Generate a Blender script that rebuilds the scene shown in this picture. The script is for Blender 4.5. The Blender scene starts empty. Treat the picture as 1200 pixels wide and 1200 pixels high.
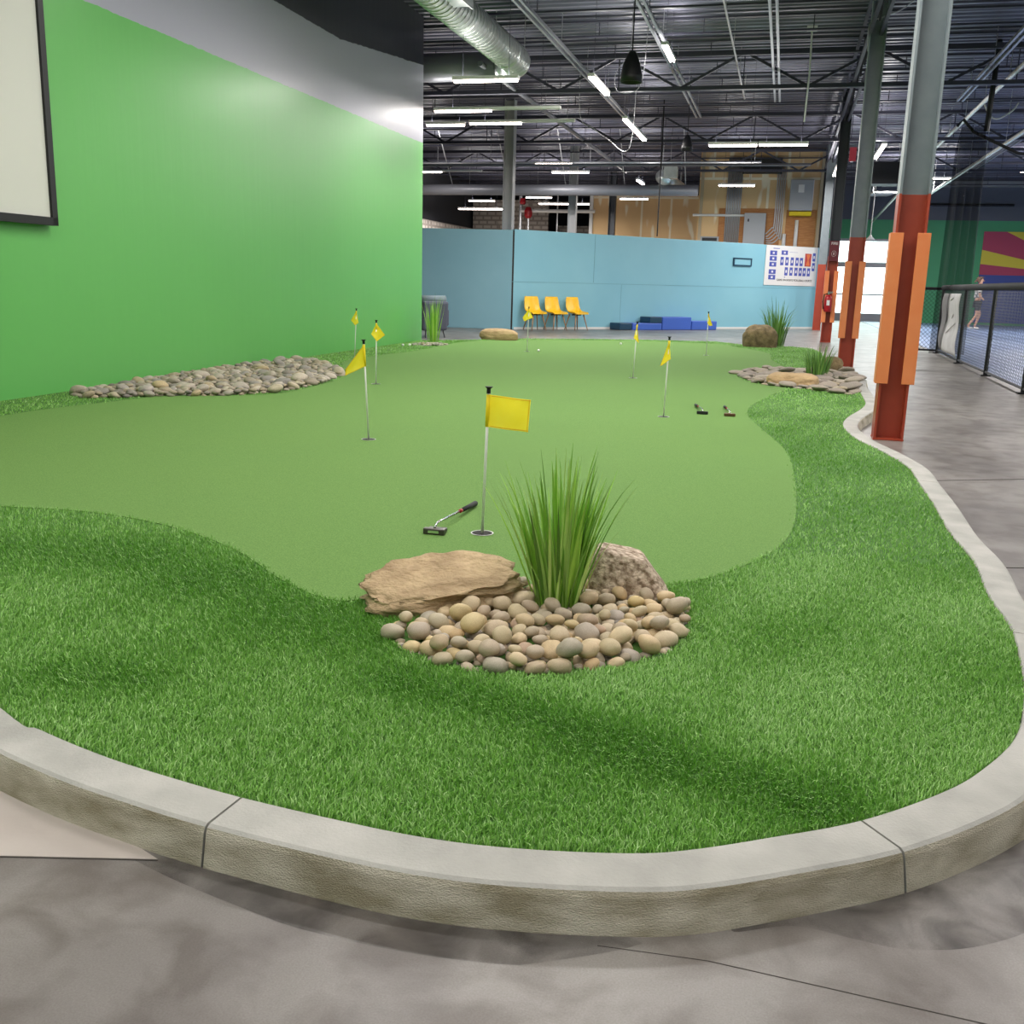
import bpy, bmesh, math, random
import numpy as np
from mathutils import Vector, Matrix, noise

random.seed(7)
rng = np.random.default_rng(7)
scene = bpy.context.scene
COL = scene.collection
PI = math.pi

# ------------------------------------------------------------------ camera
F = 1180.0
HC = 1.2
ROLL, PITCH, YAW = math.atan(0.0277), math.atan(269 / 1180.0), math.radians(14.490)
fwd = Vector((-math.sin(YAW) * math.cos(PITCH), math.cos(YAW) * math.cos(PITCH), -math.sin(PITCH)))
r0 = Vector((math.cos(YAW), math.sin(YAW), 0))
u0 = r0.cross(fwd)
RIGHT = r0 * math.cos(ROLL) + u0 * math.sin(ROLL)
UP = -r0 * math.sin(ROLL) + u0 * math.cos(ROLL)
cam_data = bpy.data.cameras.new('camera')
cam_data.sensor_width = 36
cam_data.lens = F / 1200 * 36
cam_data.clip_end = 200
cam_data.clip_start = 0.05
cam = bpy.data.objects.new('camera', cam_data)
COL.objects.link(cam)
M = Matrix((RIGHT, UP, -fwd)).transposed().to_4x4()
M.translation = Vector((0, 0, HC))
cam.matrix_world = M
scene.camera = cam

# ------------------------------------------------------------------ world, exposure
world = bpy.data.worlds.new('world')
scene.world = world
world.use_nodes = True
wn = world.node_tree.nodes
wn['Background'].inputs[0].default_value = (0.92, 0.97, 1.0, 1)
wn['Background'].inputs[1].default_value = 5.0
scene.view_settings.view_transform = 'Standard'
scene.view_settings.look = 'None'
scene.view_settings.gamma = 1
scene.view_settings.exposure = 0.1
LAMP_W = 62.0      # one fluorescent strip
TUBE = 14.0        # glow of a tube

# ------------------------------------------------------------------ geometry helpers


def ray(px, py):
    return RIGHT * ((px - 600) / F) - UP * ((py - 600) / F) + fwd


def at(px, py, z=0.0):          # the point of height z seen at a pixel
    d = ray(px, py)
    return Vector((0, 0, HC)) + d * ((z - HC) / d.z)


def atY(px, py, Y):
    d = ray(px, py)
    return Vector((0, 0, HC)) + d * (Y / d.y)


class MB:
    """collects shapes, builds ONE mesh object"""

    def __init__(s):
        s.v, s.f = [], []

    def add(s, vs, fs):
        n = len(s.v)
        s.v += [tuple(v) for v in vs]
        s.f += [tuple(i + n for i in f) for f in fs]
        return s

    def box(s, c, d, rz=0.0, rot=None):
        R = rot if rot is not None else Matrix.Rotation(rz, 3, 'Z')
        c = Vector(c)
        vs = [c + R @ Vector((x * d[0] / 2, y * d[1] / 2, z * d[2] / 2)) for x in (-1, 1) for y in (-1, 1) for z in (-1, 1)]
        return s.add(vs, [(0, 1, 3, 2), (4, 6, 7, 5), (0, 4, 5, 1), (2, 3, 7, 6), (0, 2, 6, 4), (1, 5, 7, 3)])

    def bar(s, p, q, w, h=None):      # rectangular bar from p to q
        p, q = Vector(p), Vector(q)
        h = h or w
        d = (q - p)
        L = d.length
        z = d.normalized()
        x = z.cross(Vector((0, 0, 1)))
        x = Vector((1, 0, 0)) if x.length < 1e-4 else x.normalized()
        y = z.cross(x)
        R = Matrix((x, y, z)).transposed()
        return s.box((p + q) / 2, (w, h, L), rot=R)

    def tube(s, pts, r, seg=10, cap=True):
        pts = [Vector(p) for p in pts]
        rs = r if isinstance(r, (list, tuple)) else [r] * len(pts)
        n = len(s.v)
        prev = None
        for i, p in enumerate(pts):
            t = (pts[min(i + 1, len(pts) - 1)] - pts[max(i - 1, 0)]).normalized()
            if prev is None:
                x = t.orthogonal().normalized()
            else:
                x = (prev - t * prev.dot(t)).normalized()
            prev = x
            y = t.cross(x)
            for k in range(seg):
                a = 2 * PI * k / seg
                s.v.append(tuple(p + (x * math.cos(a) + y * math.sin(a)) * rs[i]))
        for i in range(len(pts) - 1):
            for k in range(seg):
                a, b = n + i * seg + k, n + i * seg + (k + 1) % seg
                s.f.append((a, b, b + seg, a + seg))
        if cap:
            s.f.append(tuple(n + k for k in range(seg))[::-1])
            s.f.append(tuple(n + (len(pts) - 1) * seg + k for k in range(seg)))
        return s

    def lathe(s, prof, c=(0, 0, 0), seg=16):
        n = len(s.v)
        for r, z in prof:
            for k in range(seg):
                a = 2 * PI * k / seg
                s.v.append((c[0] + r * math.cos(a), c[1] + r * math.sin(a), c[2] + z))
        for i in range(len(prof) - 1):
            for k in range(seg):
                a, b = n + i * seg + k, n + i * seg + (k + 1) % seg
                s.f.append((a, b, b + seg, a + seg))
        s.f.append(tuple(n + k for k in range(seg))[::-1])
        s.f.append(tuple(n + (len(prof) - 1) * seg + k for k in range(seg)))
        return s

    def prism(s, poly, z0, z1):
        n = len(poly)
        vs = [(p[0], p[1], z0) for p in poly] + [(p[0], p[1], z1) for p in poly]
        fs = [tuple(range(n))[::-1], tuple(range(n, 2 * n))]
        fs += [(i, (i + 1) % n, n + (i + 1) % n, n + i) for i in range(n)]
        return s.add(vs, fs)

    def grid(s, fn, nu, nv):
        n = len(s.v)
        for i in range(nu + 1):
            for j in range(nv + 1):
                s.v.append(tuple(fn(i / nu, j / nv)))
        for i in range(nu):
            for j in range(nv):
                a = n + i * (nv + 1) + j
                s.f.append((a, a + 1, a + nv + 2, a + nv + 1))
        return s

    def build(s, name, m, parent=None, smooth=False, local=False, bevel=0, solid=0, label=None):
        me = bpy.data.meshes.new(name)
        vs = s.v
        if parent is not None and not local:
            inv = Matrix.LocRotScale(parent.location, parent.rotation_euler, None).inverted()
            pp = parent.parent
            if pp is not None:
                inv = inv @ Matrix.LocRotScale(pp.location, pp.rotation_euler, None).inverted()
            vs = [tuple(inv @ Vector(v)) for v in vs]
        me.from_pydata(vs, [], s.f)
        me.update()
        if any(len(f) > 4 for f in s.f):
            bm = bmesh.new()
            bm.from_mesh(me)
            bmesh.ops.recalc_face_normals(bm, faces=bm.faces)
            bmesh.ops.triangulate(bm, faces=[f for f in bm.faces if len(f.verts) > 8])
            bm.to_mesh(me)
            bm.free()
        if m:
            me.materials.append(m)
        o = bpy.data.objects.new(name, me)
        COL.objects.link(o)
        if parent is not None:
            o.parent = parent
        if solid:
            md = o.modifiers.new('s', 'SOLIDIFY')
            md.thickness = solid
            md.offset = 0
        if bevel:
            md = o.modifiers.new('b', 'BEVEL')
            md.width = bevel
            md.segments = 2
            md.limit_method = 'ANGLE'
            md.angle_limit = math.radians(40)
        if smooth:
            me.polygons.foreach_set('use_smooth', [True] * len(me.polygons))
        if label:
            o['label'] = label
        return o


def thing(name, label, cat, loc=(0, 0, 0), rz=0.0, group=None):
    o = bpy.data.objects.new(name, None)
    COL.objects.link(o)
    o.location = loc
    o.rotation_euler = (0, 0, rz)
    o.empty_display_size = 0.1
    return tag(o, label, cat, group)


def tag(o, label, cat, group=None, kind='thing'):
    o['label'] = label
    o['category'] = cat
    o['kind'] = kind
    if group:
        o['group'] = group
    return o


def struct(o, label=None, cat=None):
    o['kind'] = 'structure'
    if label:
        o['label'] = label
    if cat:
        o['category'] = cat
    return o


def dup(root, loc, rz, label=None, group=None):
    r = root.copy()
    COL.objects.link(r)
    r.location = loc
    r.rotation_euler = (0, 0, rz)
    if label:
        r['label'] = label
    if group:
        r['group'] = group
    for ch in list(root.children):
        c = ch.copy()
        COL.objects.link(c)
        c.parent = r
        for g in list(ch.children):
            d = g.copy()
            COL.objects.link(d)
            d.parent = c
    return r


def text(body, size, m, parent, loc, rot, align='CENTER'):
    c = bpy.data.curves.new('lettering', 'FONT')
    c.body = body
    c.size = size
    c.align_x = align
    c.align_y = 'CENTER'
    c.extrude = 0.0015
    c.materials.append(m)
    tmp = bpy.data.objects.new('lettering_curve', c)
    COL.objects.link(tmp)
    me_ = bpy.data.meshes.new_from_object(tmp.evaluated_get(bpy.context.evaluated_depsgraph_get()))
    bpy.data.objects.remove(tmp)
    me_.name = 'lettering'
    o = bpy.data.objects.new('lettering', me_)
    COL.objects.link(o)
    o.parent = parent
    o.location = loc
    o.rotation_euler = rot
    return o


def spline(pts, n=8, closed=False):
    P = [Vector(p) for p in pts]
    out = []
    N = len(P)
    for i in range(N if closed else N - 1):
        if closed:
            a, b, c, d = P[(i - 1) % N], P[i], P[(i + 1) % N], P[(i + 2) % N]
        else:
            b, c = P[i], P[i + 1]
            a = P[i - 1] if i else b * 2 - c
            d = P[i + 2] if i + 2 < N else c * 2 - b
        for k in range(n):
            t = k / n
            out.append(0.5 * ((2 * b) + (c - a) * t + (2 * a - 5 * b + 4 * c - d) * t * t + (3 * b - a - 3 * c + d) * t ** 3))
    if not closed:
        out.append(P[-1])
    return out


def inside(poly, x, y):               # vectorised point in polygon
    P = np.array([(p[0], p[1]) for p in poly])
    c = np.zeros(len(x), bool)
    j = len(P) - 1
    for i in range(len(P)):
        xi, yi, xj, yj = P[i, 0], P[i, 1], P[j, 0], P[j, 1]
        if yi != yj:
            c ^= ((yi > y) != (yj > y)) & (x < (xj - xi) * (y - yi) / (yj - yi) + xi)
        j = i
    return c


# ------------------------------------------------------------------ materials
def lin(h):
    h = h.lstrip('#')
    o = []
    for i in (0, 2, 4):
        c = int(h[i:i + 2], 16) / 255
        o.append(c / 12.92 if c <= 0.04045 else ((c + 0.055) / 1.055) ** 2.4)
    return (*o, 1)


def newmat(name):
    m = bpy.data.materials.new(name)
    m.use_nodes = True
    nt = m.node_tree
    return m, nt, nt.nodes['Principled BSDF']


def mat(name, col, rough=0.5, metal=0.0, col2=None, scale=8.0, detail=6.0, bump=0.0, bscale=None, coord='Object', spec=0.5, stretch=None, lo=0.35, hi=0.65):
    m, nt, b = newmat(name)
    b.inputs['Base Color'].default_value = lin(col)
    b.inputs['Roughness'].default_value = rough
    b.inputs['Metallic'].default_value = metal
    b.inputs['Specular IOR Level'].default_value = spec
    if col2 or bump:
        tc = nt.nodes.new('ShaderNodeTexCoord')
        src = tc.outputs[coord]
        if stretch:
            mp = nt.nodes.new('ShaderNodeMapping')
            mp.inputs['Scale'].default_value = stretch
            nt.links.new(src, mp.inputs['Vector'])
            src = mp.outputs[0]
    if col2:
        n = nt.nodes.new('ShaderNodeTexNoise')
        n.inputs['Scale'].default_value = scale
        n.inputs['Detail'].default_value = detail
        nt.links.new(src, n.inputs['Vector'])
        r = nt.nodes.new('ShaderNodeValToRGB')
        r.color_ramp.elements[0].position = lo
        r.color_ramp.elements[1].position = hi
        r.color_ramp.elements[0].color = lin(col)
        r.color_ramp.elements[1].color = lin(col2)
        nt.links.new(n.outputs[0], r.inputs[0])
        nt.links.new(r.outputs[0], b.inputs['Base Color'])
    if bump:
        n2 = nt.nodes.new('ShaderNodeTexNoise')
        n2.inputs['Scale'].default_value = bscale or scale * 3
        n2.inputs['Detail'].default_value = 8
        nt.links.new(src, n2.inputs['Vector'])
        bp = nt.nodes.new('ShaderNodeBump')
        bp.inputs['Strength'].default_value = bump
        bp.inputs['Distance'].default_value = 0.02
        nt.links.new(n2.outputs[0], bp.inputs['Height'])
        nt.links.new(bp.outputs[0], b.inputs['Normal'])
    return m


def island_mat(name, cols, rough=0.5, trans=0.0):
    m, nt, b = newmat(name)
    g = nt.nodes.new('ShaderNodeNewGeometry')
    r = nt.nodes.new('ShaderNodeValToRGB')
    els = r.color_ramp.elements
    for i, c in enumerate(cols):
        e = els[i] if i < 2 else els.new(1.0)
        e.position = i / (len(cols) - 1)
        e.color = lin(c)
    nt.links.new(g.outputs['Random Per Island'], r.inputs[0])
    nt.links.new(r.outputs[0], b.inputs['Base Color'])
    b.inputs['Roughness'].default_value = rough
    return m


def emit(name, col, s):
    m, nt, b = newmat(name)
    b.inputs['Base Color'].default_value = (0.8, 0.8, 0.8, 1)
    b.inputs['Emission Color'].default_value = col
    b.inputs['Emission Strength'].default_value = s
    return m


def stone_mat(name, cols, rough=0.75, scale=14, bump=0.15, obj_random=True):
    m, nt, b = newmat(name)
    L = nt.links.new
    oi = nt.nodes.new('ShaderNodeObjectInfo' if obj_random else 'ShaderNodeNewGeometry')
    r = nt.nodes.new('ShaderNodeValToRGB')
    els = r.color_ramp.elements
    for i, c in enumerate(cols):
        e = els[i] if i < 2 else els.new(1.0)
        e.position = i / (len(cols) - 1)
        e.color = lin(c)
    L(oi.outputs['Random' if obj_random else 'Random Per Island'], r.inputs[0])
    tc = nt.nodes.new('ShaderNodeTexCoord')
    n = nt.nodes.new('ShaderNodeTexNoise')
    n.inputs['Scale'].default_value = scale
    n.inputs['Detail'].default_value = 8
    L(tc.outputs['Object'], n.inputs['Vector'])
    mx = nt.nodes.new('ShaderNodeMix')
    mx.data_type = 'RGBA'
    mx.blend_type = 'OVERLAY'
    mx.inputs[0].default_value = 0.45
    L(r.outputs[0], mx.inputs[6])
    L(n.outputs[0], mx.inputs[7])
    L(mx.outputs[2], b.inputs['Base Color'])
    bp = nt.nodes.new('ShaderNodeBump')
    bp.inputs['Strength'].default_value = bump
    bp.inputs['Distance'].default_value = 0.01
    L(n.outputs[0], bp.inputs['Height'])
    L(bp.outputs[0], b.inputs['Normal'])
    b.inputs['Roughness'].default_value = rough
    return m


m_floor, nt, b = newmat('polished_concrete')
L = nt.links.new
_tc = nt.nodes.new('ShaderNodeTexCoord')


def _noise(scale, det, dist=0.0):
    n_ = nt.nodes.new('ShaderNodeTexNoise')
    n_.inputs['Scale'].default_value = scale
    n_.inputs['Detail'].default_value = det
    n_.inputs['Distortion'].default_value = dist
    L(_tc.outputs['Object'], n_.inputs['Vector'])
    return n_.outputs[0]


def _ramp(src, c0, c1, lo, hi):
    r_ = nt.nodes.new('ShaderNodeValToRGB')
    r_.color_ramp.elements[0].position, r_.color_ramp.elements[1].position = lo, hi
    r_.color_ramp.elements[0].color, r_.color_ramp.elements[1].color = lin(c0), lin(c1)
    L(src, r_.inputs[0])
    return r_.outputs[0]


def _mul(a_, c_):
    m_ = nt.nodes.new('ShaderNodeMix')
    m_.data_type = 'RGBA'
    m_.blend_type = 'MULTIPLY'
    m_.inputs[0].default_value = 1
    L(a_, m_.inputs[6])
    L(c_, m_.inputs[7])
    return m_.outputs[2]


_f = _mul(_ramp(_noise(1.3, 9, 0.6), '#716d69', '#8f8c87', 0.36, 0.62), _ramp(_noise(6.0, 12, 0.4), '#d2cdc9', '#ffffff', 0.36, 0.56))
_f = _mul(_f, _ramp(_noise(260, 6), '#e6e3e0', '#ffffff', 0.3, 0.7))
L(_f, b.inputs['Base Color'])
_rr = nt.nodes.new('ShaderNodeMapRange')
_rr.inputs[3].default_value, _rr.inputs[4].default_value = 0.22, 0.48
L(_noise(2.2, 6, 1.0), _rr.inputs[0])
L(_rr.outputs[0], b.inputs['Roughness'])
# dirt marks on the floor, also used for the painted curb shadow
m_stain_shade, nt, b = newmat('dark_stain_and_shade')
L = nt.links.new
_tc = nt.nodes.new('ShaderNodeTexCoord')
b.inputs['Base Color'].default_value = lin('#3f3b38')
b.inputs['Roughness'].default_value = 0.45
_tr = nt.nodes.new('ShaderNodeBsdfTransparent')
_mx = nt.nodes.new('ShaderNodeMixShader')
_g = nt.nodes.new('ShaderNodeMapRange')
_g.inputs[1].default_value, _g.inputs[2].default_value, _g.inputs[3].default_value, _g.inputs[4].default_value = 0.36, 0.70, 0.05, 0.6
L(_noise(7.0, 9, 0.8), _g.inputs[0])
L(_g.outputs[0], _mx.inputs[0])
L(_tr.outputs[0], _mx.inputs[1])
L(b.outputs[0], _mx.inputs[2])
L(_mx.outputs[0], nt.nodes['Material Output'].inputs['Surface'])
m_slab = mat('pale_concrete', '#aba29a', 0.4, col2='#bdb6ae', scale=1.6, detail=9, bump=0.02, bscale=60)
m_curb = mat('curb_concrete', '#9a9a93', 0.75, col2='#b2b1aa', scale=5, detail=10, bump=0.12, bscale=140)
m_curbface = mat('rough_curb_concrete', '#a1987f', 0.9, col2='#d8d1bf', scale=6, detail=10, bump=0.6, bscale=180, stretch=(1, 1, 3))
m_dark = mat('black_joint', '#2c2a28', 0.9)
m_black = mat('black_paint', '#0d0e11', 0.45)
m_white = mat('white_paint', '#dcdbd8', 0.5)
m_pole = mat('white_pole', '#e6e8e2', 0.35)
m_yellow = mat('yellow_flag', '#fce61a', 0.6, col2='#feee3a', scale=20)
nt = m_yellow.node_tree                      # thin cloth lets light through
_b = nt.nodes['Principled BSDF']
_t = nt.nodes.new('ShaderNodeBsdfTranslucent')
_t.inputs[0].default_value = lin('#fdea40')
_m = nt.nodes.new('ShaderNodeMixShader')
_m.inputs[0].default_value = 0.45
nt.links.new(_b.outputs[0], _m.inputs[1])
nt.links.new(_t.outputs[0], _m.inputs[2])
nt.links.new(_m.outputs[0], nt.nodes['Material Output'].inputs['Surface'])
m_hem = mat('flag_hem', '#e6a90c', 0.6)
m_chair = mat('yellow_plastic', '#f5c01a', 0.35)
m_wood = mat('pale_wood', '#b08c66', 0.5, col2='#94714f', scale=20)
m_orange = mat('orange_paint', '#e98650', 0.4, col2='#ec8f5a', scale=6)
m_rust = mat('red_orange_paint', '#a03f2a', 0.4, col2='#a9452d', scale=5)
m_steel = mat('grey_column_paint', '#79848a', 0.45, col2='#828d92', scale=5)
m_steel_dark = mat('dark_column_paint', '#2e333b', 0.45)
m_grey_col = mat('warm_grey_column_paint', '#acacad', 0.5)
m_roofsteel = mat('black_roof_steel', '#3a3a47', 0.5)
m_deck = mat('dark_roof_deck', '#565766', 0.35, 0.25, col2='#6c6c7c', scale=0.6, detail=5, stretch=(1, 4, 1))
m_galv = mat('galvanised_steel', '#d2d6d3', 0.3, 0.75, col2='#c0c5c3', scale=6)
m_unistrut = mat('silver_strut', '#a6a8ae', 0.35, 0.7)
m_conduit = mat('conduit_steel', '#b7b8ba', 0.35, 0.6)
m_duct_dark = mat('painted_duct', '#7b7c82', 0.45, 0.3)
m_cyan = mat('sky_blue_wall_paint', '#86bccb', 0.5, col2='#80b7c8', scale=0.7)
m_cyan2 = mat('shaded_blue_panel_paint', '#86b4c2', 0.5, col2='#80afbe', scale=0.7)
m_blue = mat('blue_vinyl', '#3f62bd', 0.4)
m_teal = mat('dark_teal_vinyl', '#173c56', 0.4)
m_chrome = mat('chrome', '#d4d6d8', 0.2, 1.0)
m_rubber = mat('black_rubber', '#101012', 0.7)
m_iron = mat('dark_iron', '#55504c', 0.35, 0.6)
m_bronze = mat('bronze_head', '#6a4c38', 0.4, 0.5)
m_ball = mat('white_ball', '#f4f4f0', 0.3)
m_screen = mat('projection_screen', '#d0d0c8', 0.8)
m_armchair = mat('charcoal_fabric', '#545865', 0.9, col2='#4c505d', scale=40)
m_armchair2 = mat('grey_head_roll', '#6c7a80', 0.9)
m_ply = mat('orange_plywood', '#b9804b', 0.7, col2='#a76d3a', scale=5, stretch=(1, 1, 6))
m_panelgrey = mat('electrical_grey', '#9d9fa3', 0.5)
m_red = mat('red_enamel', '#a3131d', 0.35)
m_redsign = mat('red_sign', '#5f1a26', 0.5)
m_exit = mat('pink_red_sign', '#e0475c', 0.5)
m_court = mat('blue_court', '#7088b8', 0.35, col2='#8fa3c6', scale=0.5)
m_court2 = mat('tan_court', '#96948f', 0.4, col2='#8a8a8a', scale=0.6)
m_skin = mat('skin', '#c99a82', 0.6)
m_shirt = mat('patterned_shirt', '#d8d8d4', 0.8, col2='#55585e', scale=18, detail=2, lo=0.48, hi=0.55)
m_shorts = mat('dark_shorts', '#2a2d36', 0.8)
m_hair = mat('brown_hair', '#5b4436', 0.7)
m_banner = mat('pale_banner', '#d9d7d6', 0.7, col2='#c9c6c5', scale=5)
m_banner_ink = mat('faded_grey_print', '#bbb7b4', 0.8)
m_frame_al = mat('grey_aluminium', '#8e9197', 0.4, 0.4)
m_tube = emit('lit_tube', (1.0, 0.86, 0.78, 1), TUBE)
m_lit = emit('lit_panel', (0.95, 0.97, 1.0, 1), 2.2)
m_map_blue = mat('map_blue', '#4a55a8', 0.6)
m_map_orange = mat('map_orange', '#d9763f', 0.6)
m_map_red = mat('map_red', '#b33a3c', 0.6)
m_flag_red = mat('mural_red', '#a8395a', 0.6)
m_flag_yellow = mat('mural_yellow', '#cfc03c', 0.6)
m_flag_blue = mat('mural_blue', '#384a94', 0.6)
m_flag_copper = mat('mural_copper', '#a8693a', 0.6)
m_bark_edge = mat('tan_wall_edge', '#b3a084', 0.7)
m_outside = mat('outside_paving', '#d8d4cc', 0.8)
m_cupwhite = mat('white_cup', '#cfd2cc', 0.4)

# mural wall: green below, grey above, black along the top
m_mural, nt, b = newmat('green_grey_black_wall_paint')
L = nt.links.new


def nd(t, **k):
    n = nt.nodes.new(t)
    for a, v in k.items():
        setattr(n, a, v)
    return n


def mth(op, a, bb=None):
    n = nd('ShaderNodeMath', operation=op)
    for i, x in enumerate((a, bb)):
        if x is None:
            continue
        if isinstance(x, (int, float)):
            n.inputs[i].default_value = x
        else:
            L(x, n.inputs[i])
    return n.outputs[0]


def step_mix(fac, c0, c1):
    n = nd('ShaderNodeMix', data_type='RGBA')
    L(fac, n.inputs[0])
    for i, c in ((6, c0), (7, c1)):
        if isinstance(c, str):
            n.inputs[i].default_value = lin(c)
        else:
            L(c, n.inputs[i])
    return n.outputs[2]


geo = nd('ShaderNodeNewGeometry')
sep = nd('ShaderNodeSeparateXYZ')
L(geo.outputs['Position'], sep.inputs[0])
nz = nd('ShaderNodeTexNoise')
nz.inputs['Scale'].default_value = 9
L(geo.outputs['Position'], nz.inputs['Vector'])
zed = mth('ADD', sep.outputs[2], mth('MULTIPLY', mth('SUBTRACT', nz.outputs[0], 0.5), 0.03))
up1 = mth('GREATER_THAN', zed, 3.63)
rise = mth('MULTIPLY', mth('MAXIMUM', mth('SUBTRACT', sep.outputs[1], 14.6), 0.0), 0.10)
up2 = mth('GREATER_THAN', zed, mth('ADD', rise, 4.58))
nb = nd('ShaderNodeTexNoise')
nb.inputs['Scale'].default_value = 0.5
L(geo.outputs['Position'], nb.inputs['Vector'])
gcol = step_mix(nb.outputs[0], '#5fac56', '#69b560')
c1 = step_mix(up1, gcol, '#a3a3b2')
c2 = step_mix(up2, c1, '#2b2d36')
L(c2, b.inputs['Base Color'])
b.inputs['Roughness'].default_value = 0.36
# vertical roller streaks
mp = nd('ShaderNodeMapping')
mp.inputs['Scale'].default_value = (6, 6, 0.6)
L(geo.outputs['Position'], mp.inputs['Vector'])
n3 = nd('ShaderNodeTexNoise')
n3.inputs['Scale'].default_value = 1.5
n3.inputs['Detail'].default_value = 5
L(mp.outputs[0], n3.inputs['Vector'])
bp = nd('ShaderNodeBump')
bp.inputs['Strength'].default_value = 0.04
bp.inputs['Distance'].default_value = 0.05
L(n3.outputs[0], bp.inputs['Height'])
L(bp.outputs[0], b.inputs['Normal'])

# far wall: green to 3.6 m, black above
m_farwall, nt, b = newmat('green_black_far_wall_paint')
L = nt.links.new
geo = nd('ShaderNodeNewGeometry')
sep = nd('ShaderNodeSeparateXYZ')
L(geo.outputs['Position'], sep.inputs[0])
L(step_mix(mth('GREATER_THAN', sep.outputs[2], 4.15), '#43986a', '#595e6b'), b.inputs['Base Color'])
b.inputs['Roughness'].default_value = 0.6

# unfinished drywall: tan board with pale tape joints
def drywall(name, c0, c1, w=1.22, h=2.4):
    global nt, L
    m, nt, b = newmat(name)
    L = nt.links.new
    geo = nd('ShaderNodeNewGeometry')
    sp = nd('ShaderNodeSeparateXYZ')
    L(geo.outputs['Position'], sp.inputs[0])
    cb = nd('ShaderNodeCombineXYZ')
    L(mth('ADD', sp.outputs[0], sp.outputs[1]), cb.inputs[0])
    L(sp.outputs[2], cb.inputs[1])
    br = nd('ShaderNodeTexBrick')
    br.inputs['Scale'].default_value = 1
    br.inputs['Brick Width'].default_value = w
    br.inputs['Row Height'].default_value = h
    br.inputs['Mortar Size'].default_value = 0.05
    br.inputs['Mortar Smooth'].default_value = 0.4
    br.inputs['Color1'].default_value = lin(c0)
    br.inputs['Color2'].default_value = lin(c0)
    br.inputs['Mortar'].default_value = lin(c1)
    L(cb.outputs[0], br.inputs['Vector'])
    mp = nd('ShaderNodeMapping')
    mp.inputs['Scale'].default_value = (2.2, 0.55, 1)
    L(cb.outputs[0], mp.inputs['Vector'])
    n = nd('ShaderNodeTexNoise')
    n.inputs['Scale'].default_value = 1.3
    n.inputs['Detail'].default_value = 1
    L(mp.outputs[0], n.inputs['Vector'])
    g = nd('ShaderNodeMapRange')
    g.inputs[1].default_value = 0.60
    g.inputs[2].default_value = 0.66
    L(n.outputs[0], g.inputs[0])
    L(step_mix(g.outputs[0], br.outputs[0], c1), b.inputs['Base Color'])
    b.inputs['Roughness'].default_value = 0.85
    return m


m_drywall = drywall('taped_tan_drywall', '#ddb988', '#ecdfc4')
m_rear = drywall('whitewashed_block', '#cdc3b9', '#9f948b', 0.4, 0.2)
m_reardark = mat('dark_rear_wall_paint', '#37383d', 0.8)

# turf
m_green, nt, b = newmat('putting_green_turf')
L = nt.links.new
tc = nd('ShaderNodeTexCoord')
n1 = nd('ShaderNodeTexNoise')
n1.inputs['Scale'].default_value = 150
n1.inputs['Detail'].default_value = 6
n1.inputs['Roughness'].default_value = 0.75
L(tc.outputs['Object'], n1.inputs['Vector'])
n2 = nd('ShaderNodeTexNoise')
n2.inputs['Scale'].default_value = 1.3
n2.inputs['Detail'].default_value = 6
L(tc.outputs['Object'], n2.inputs['Vector'])
g1 = nd('ShaderNodeMapRange')
g1.inputs[1].default_value = 0.3
g1.inputs[2].default_value = 0.7
L(n1.outputs[0], g1.inputs[0])
ca = step_mix(g1.outputs[0], '#44692f', '#7da45a')
g2 = nd('ShaderNodeMapRange')
g2.inputs[3].default_value = 0.0
g2.inputs[4].default_value = 0.35
L(n2.outputs[0], g2.inputs[0])
L(step_mix(g2.outputs[0], ca, '#6f9149'), b.inputs['Base Color'])
b.inputs['Roughness'].default_value = 0.9
b.inputs['Specular IOR Level'].default_value = 0.2
bp = nd('ShaderNodeBump')
bp.inputs['Strength'].default_value = 0.5
bp.inputs['Distance'].default_value = 0.006
L(n1.outputs[0], bp.inputs['Height'])
L(bp.outputs[0], b.inputs['Normal'])
m_backing = mat('turf_backing', '#38601f', 0.95, col2='#477629', scale=60)
m_blade = island_mat('turf_blade', ['#659d3b', '#83b950', '#72aa43', '#add585'], 0.38)
m_reed = island_mat('reed_blade', ['#5b9428', '#8cc43e', '#b0dc5c', '#72ac38', '#c9ea86', '#4d7f24'], 0.4)
m_reed2 = island_mat('reed_blade_far', ['#3f6a2a', '#5b8a3a', '#7fab50', '#4a7a35'], 0.45)

m_pebble = stone_mat('tan_river_pebble', ['#b5a486', '#c8b188', '#a0968a', '#cebb97', '#bb9f74', '#a69e8c', '#d0b984', '#b0a58d', '#ad937a'], 0.6, 20, 0.08)
m_pebble_far = stone_mat('grey_river_stone', ['#9d9688', '#b2a68c', '#8a857d', '#b9ae9b', '#a39b90', '#7d7972', '#b5a27c'], 0.75, 9, 0.12)
m_pebble_mix = stone_mat('small_river_stones', ['#8d8475', '#a89a80', '#77716a', '#b0a48f'], 0.8, 9, 0.1, obj_random=False)
m_slabstone = stone_mat('grey_slab_stone', ['#8f857a', '#a59a8a', '#7c746c', '#b0a594'], 0.8, 12, 0.3)
m_boulder = mat('tan_sandstone', '#937b5a', 0.85, col2='#c9b089', scale=8, detail=12, bump=0.9, bscale=38, stretch=(1, 1, 3), lo=0.3, hi=0.7)
m_granite = mat('pink_granite', '#826d58', 0.85, col2='#d4c2ad', scale=45, detail=6, bump=0.8, bscale=60, lo=0.38, hi=0.62)
m_boulder2 = mat('brown_boulder', '#5f5239', 0.9, col2='#8d7a58', scale=9, detail=10, bump=0.8, bscale=40)
m_flatrock = mat('flat_tan_rock', '#a98d66', 0.85, col2='#bea37a', scale=6, detail=10, bump=0.6, bscale=40)

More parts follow.
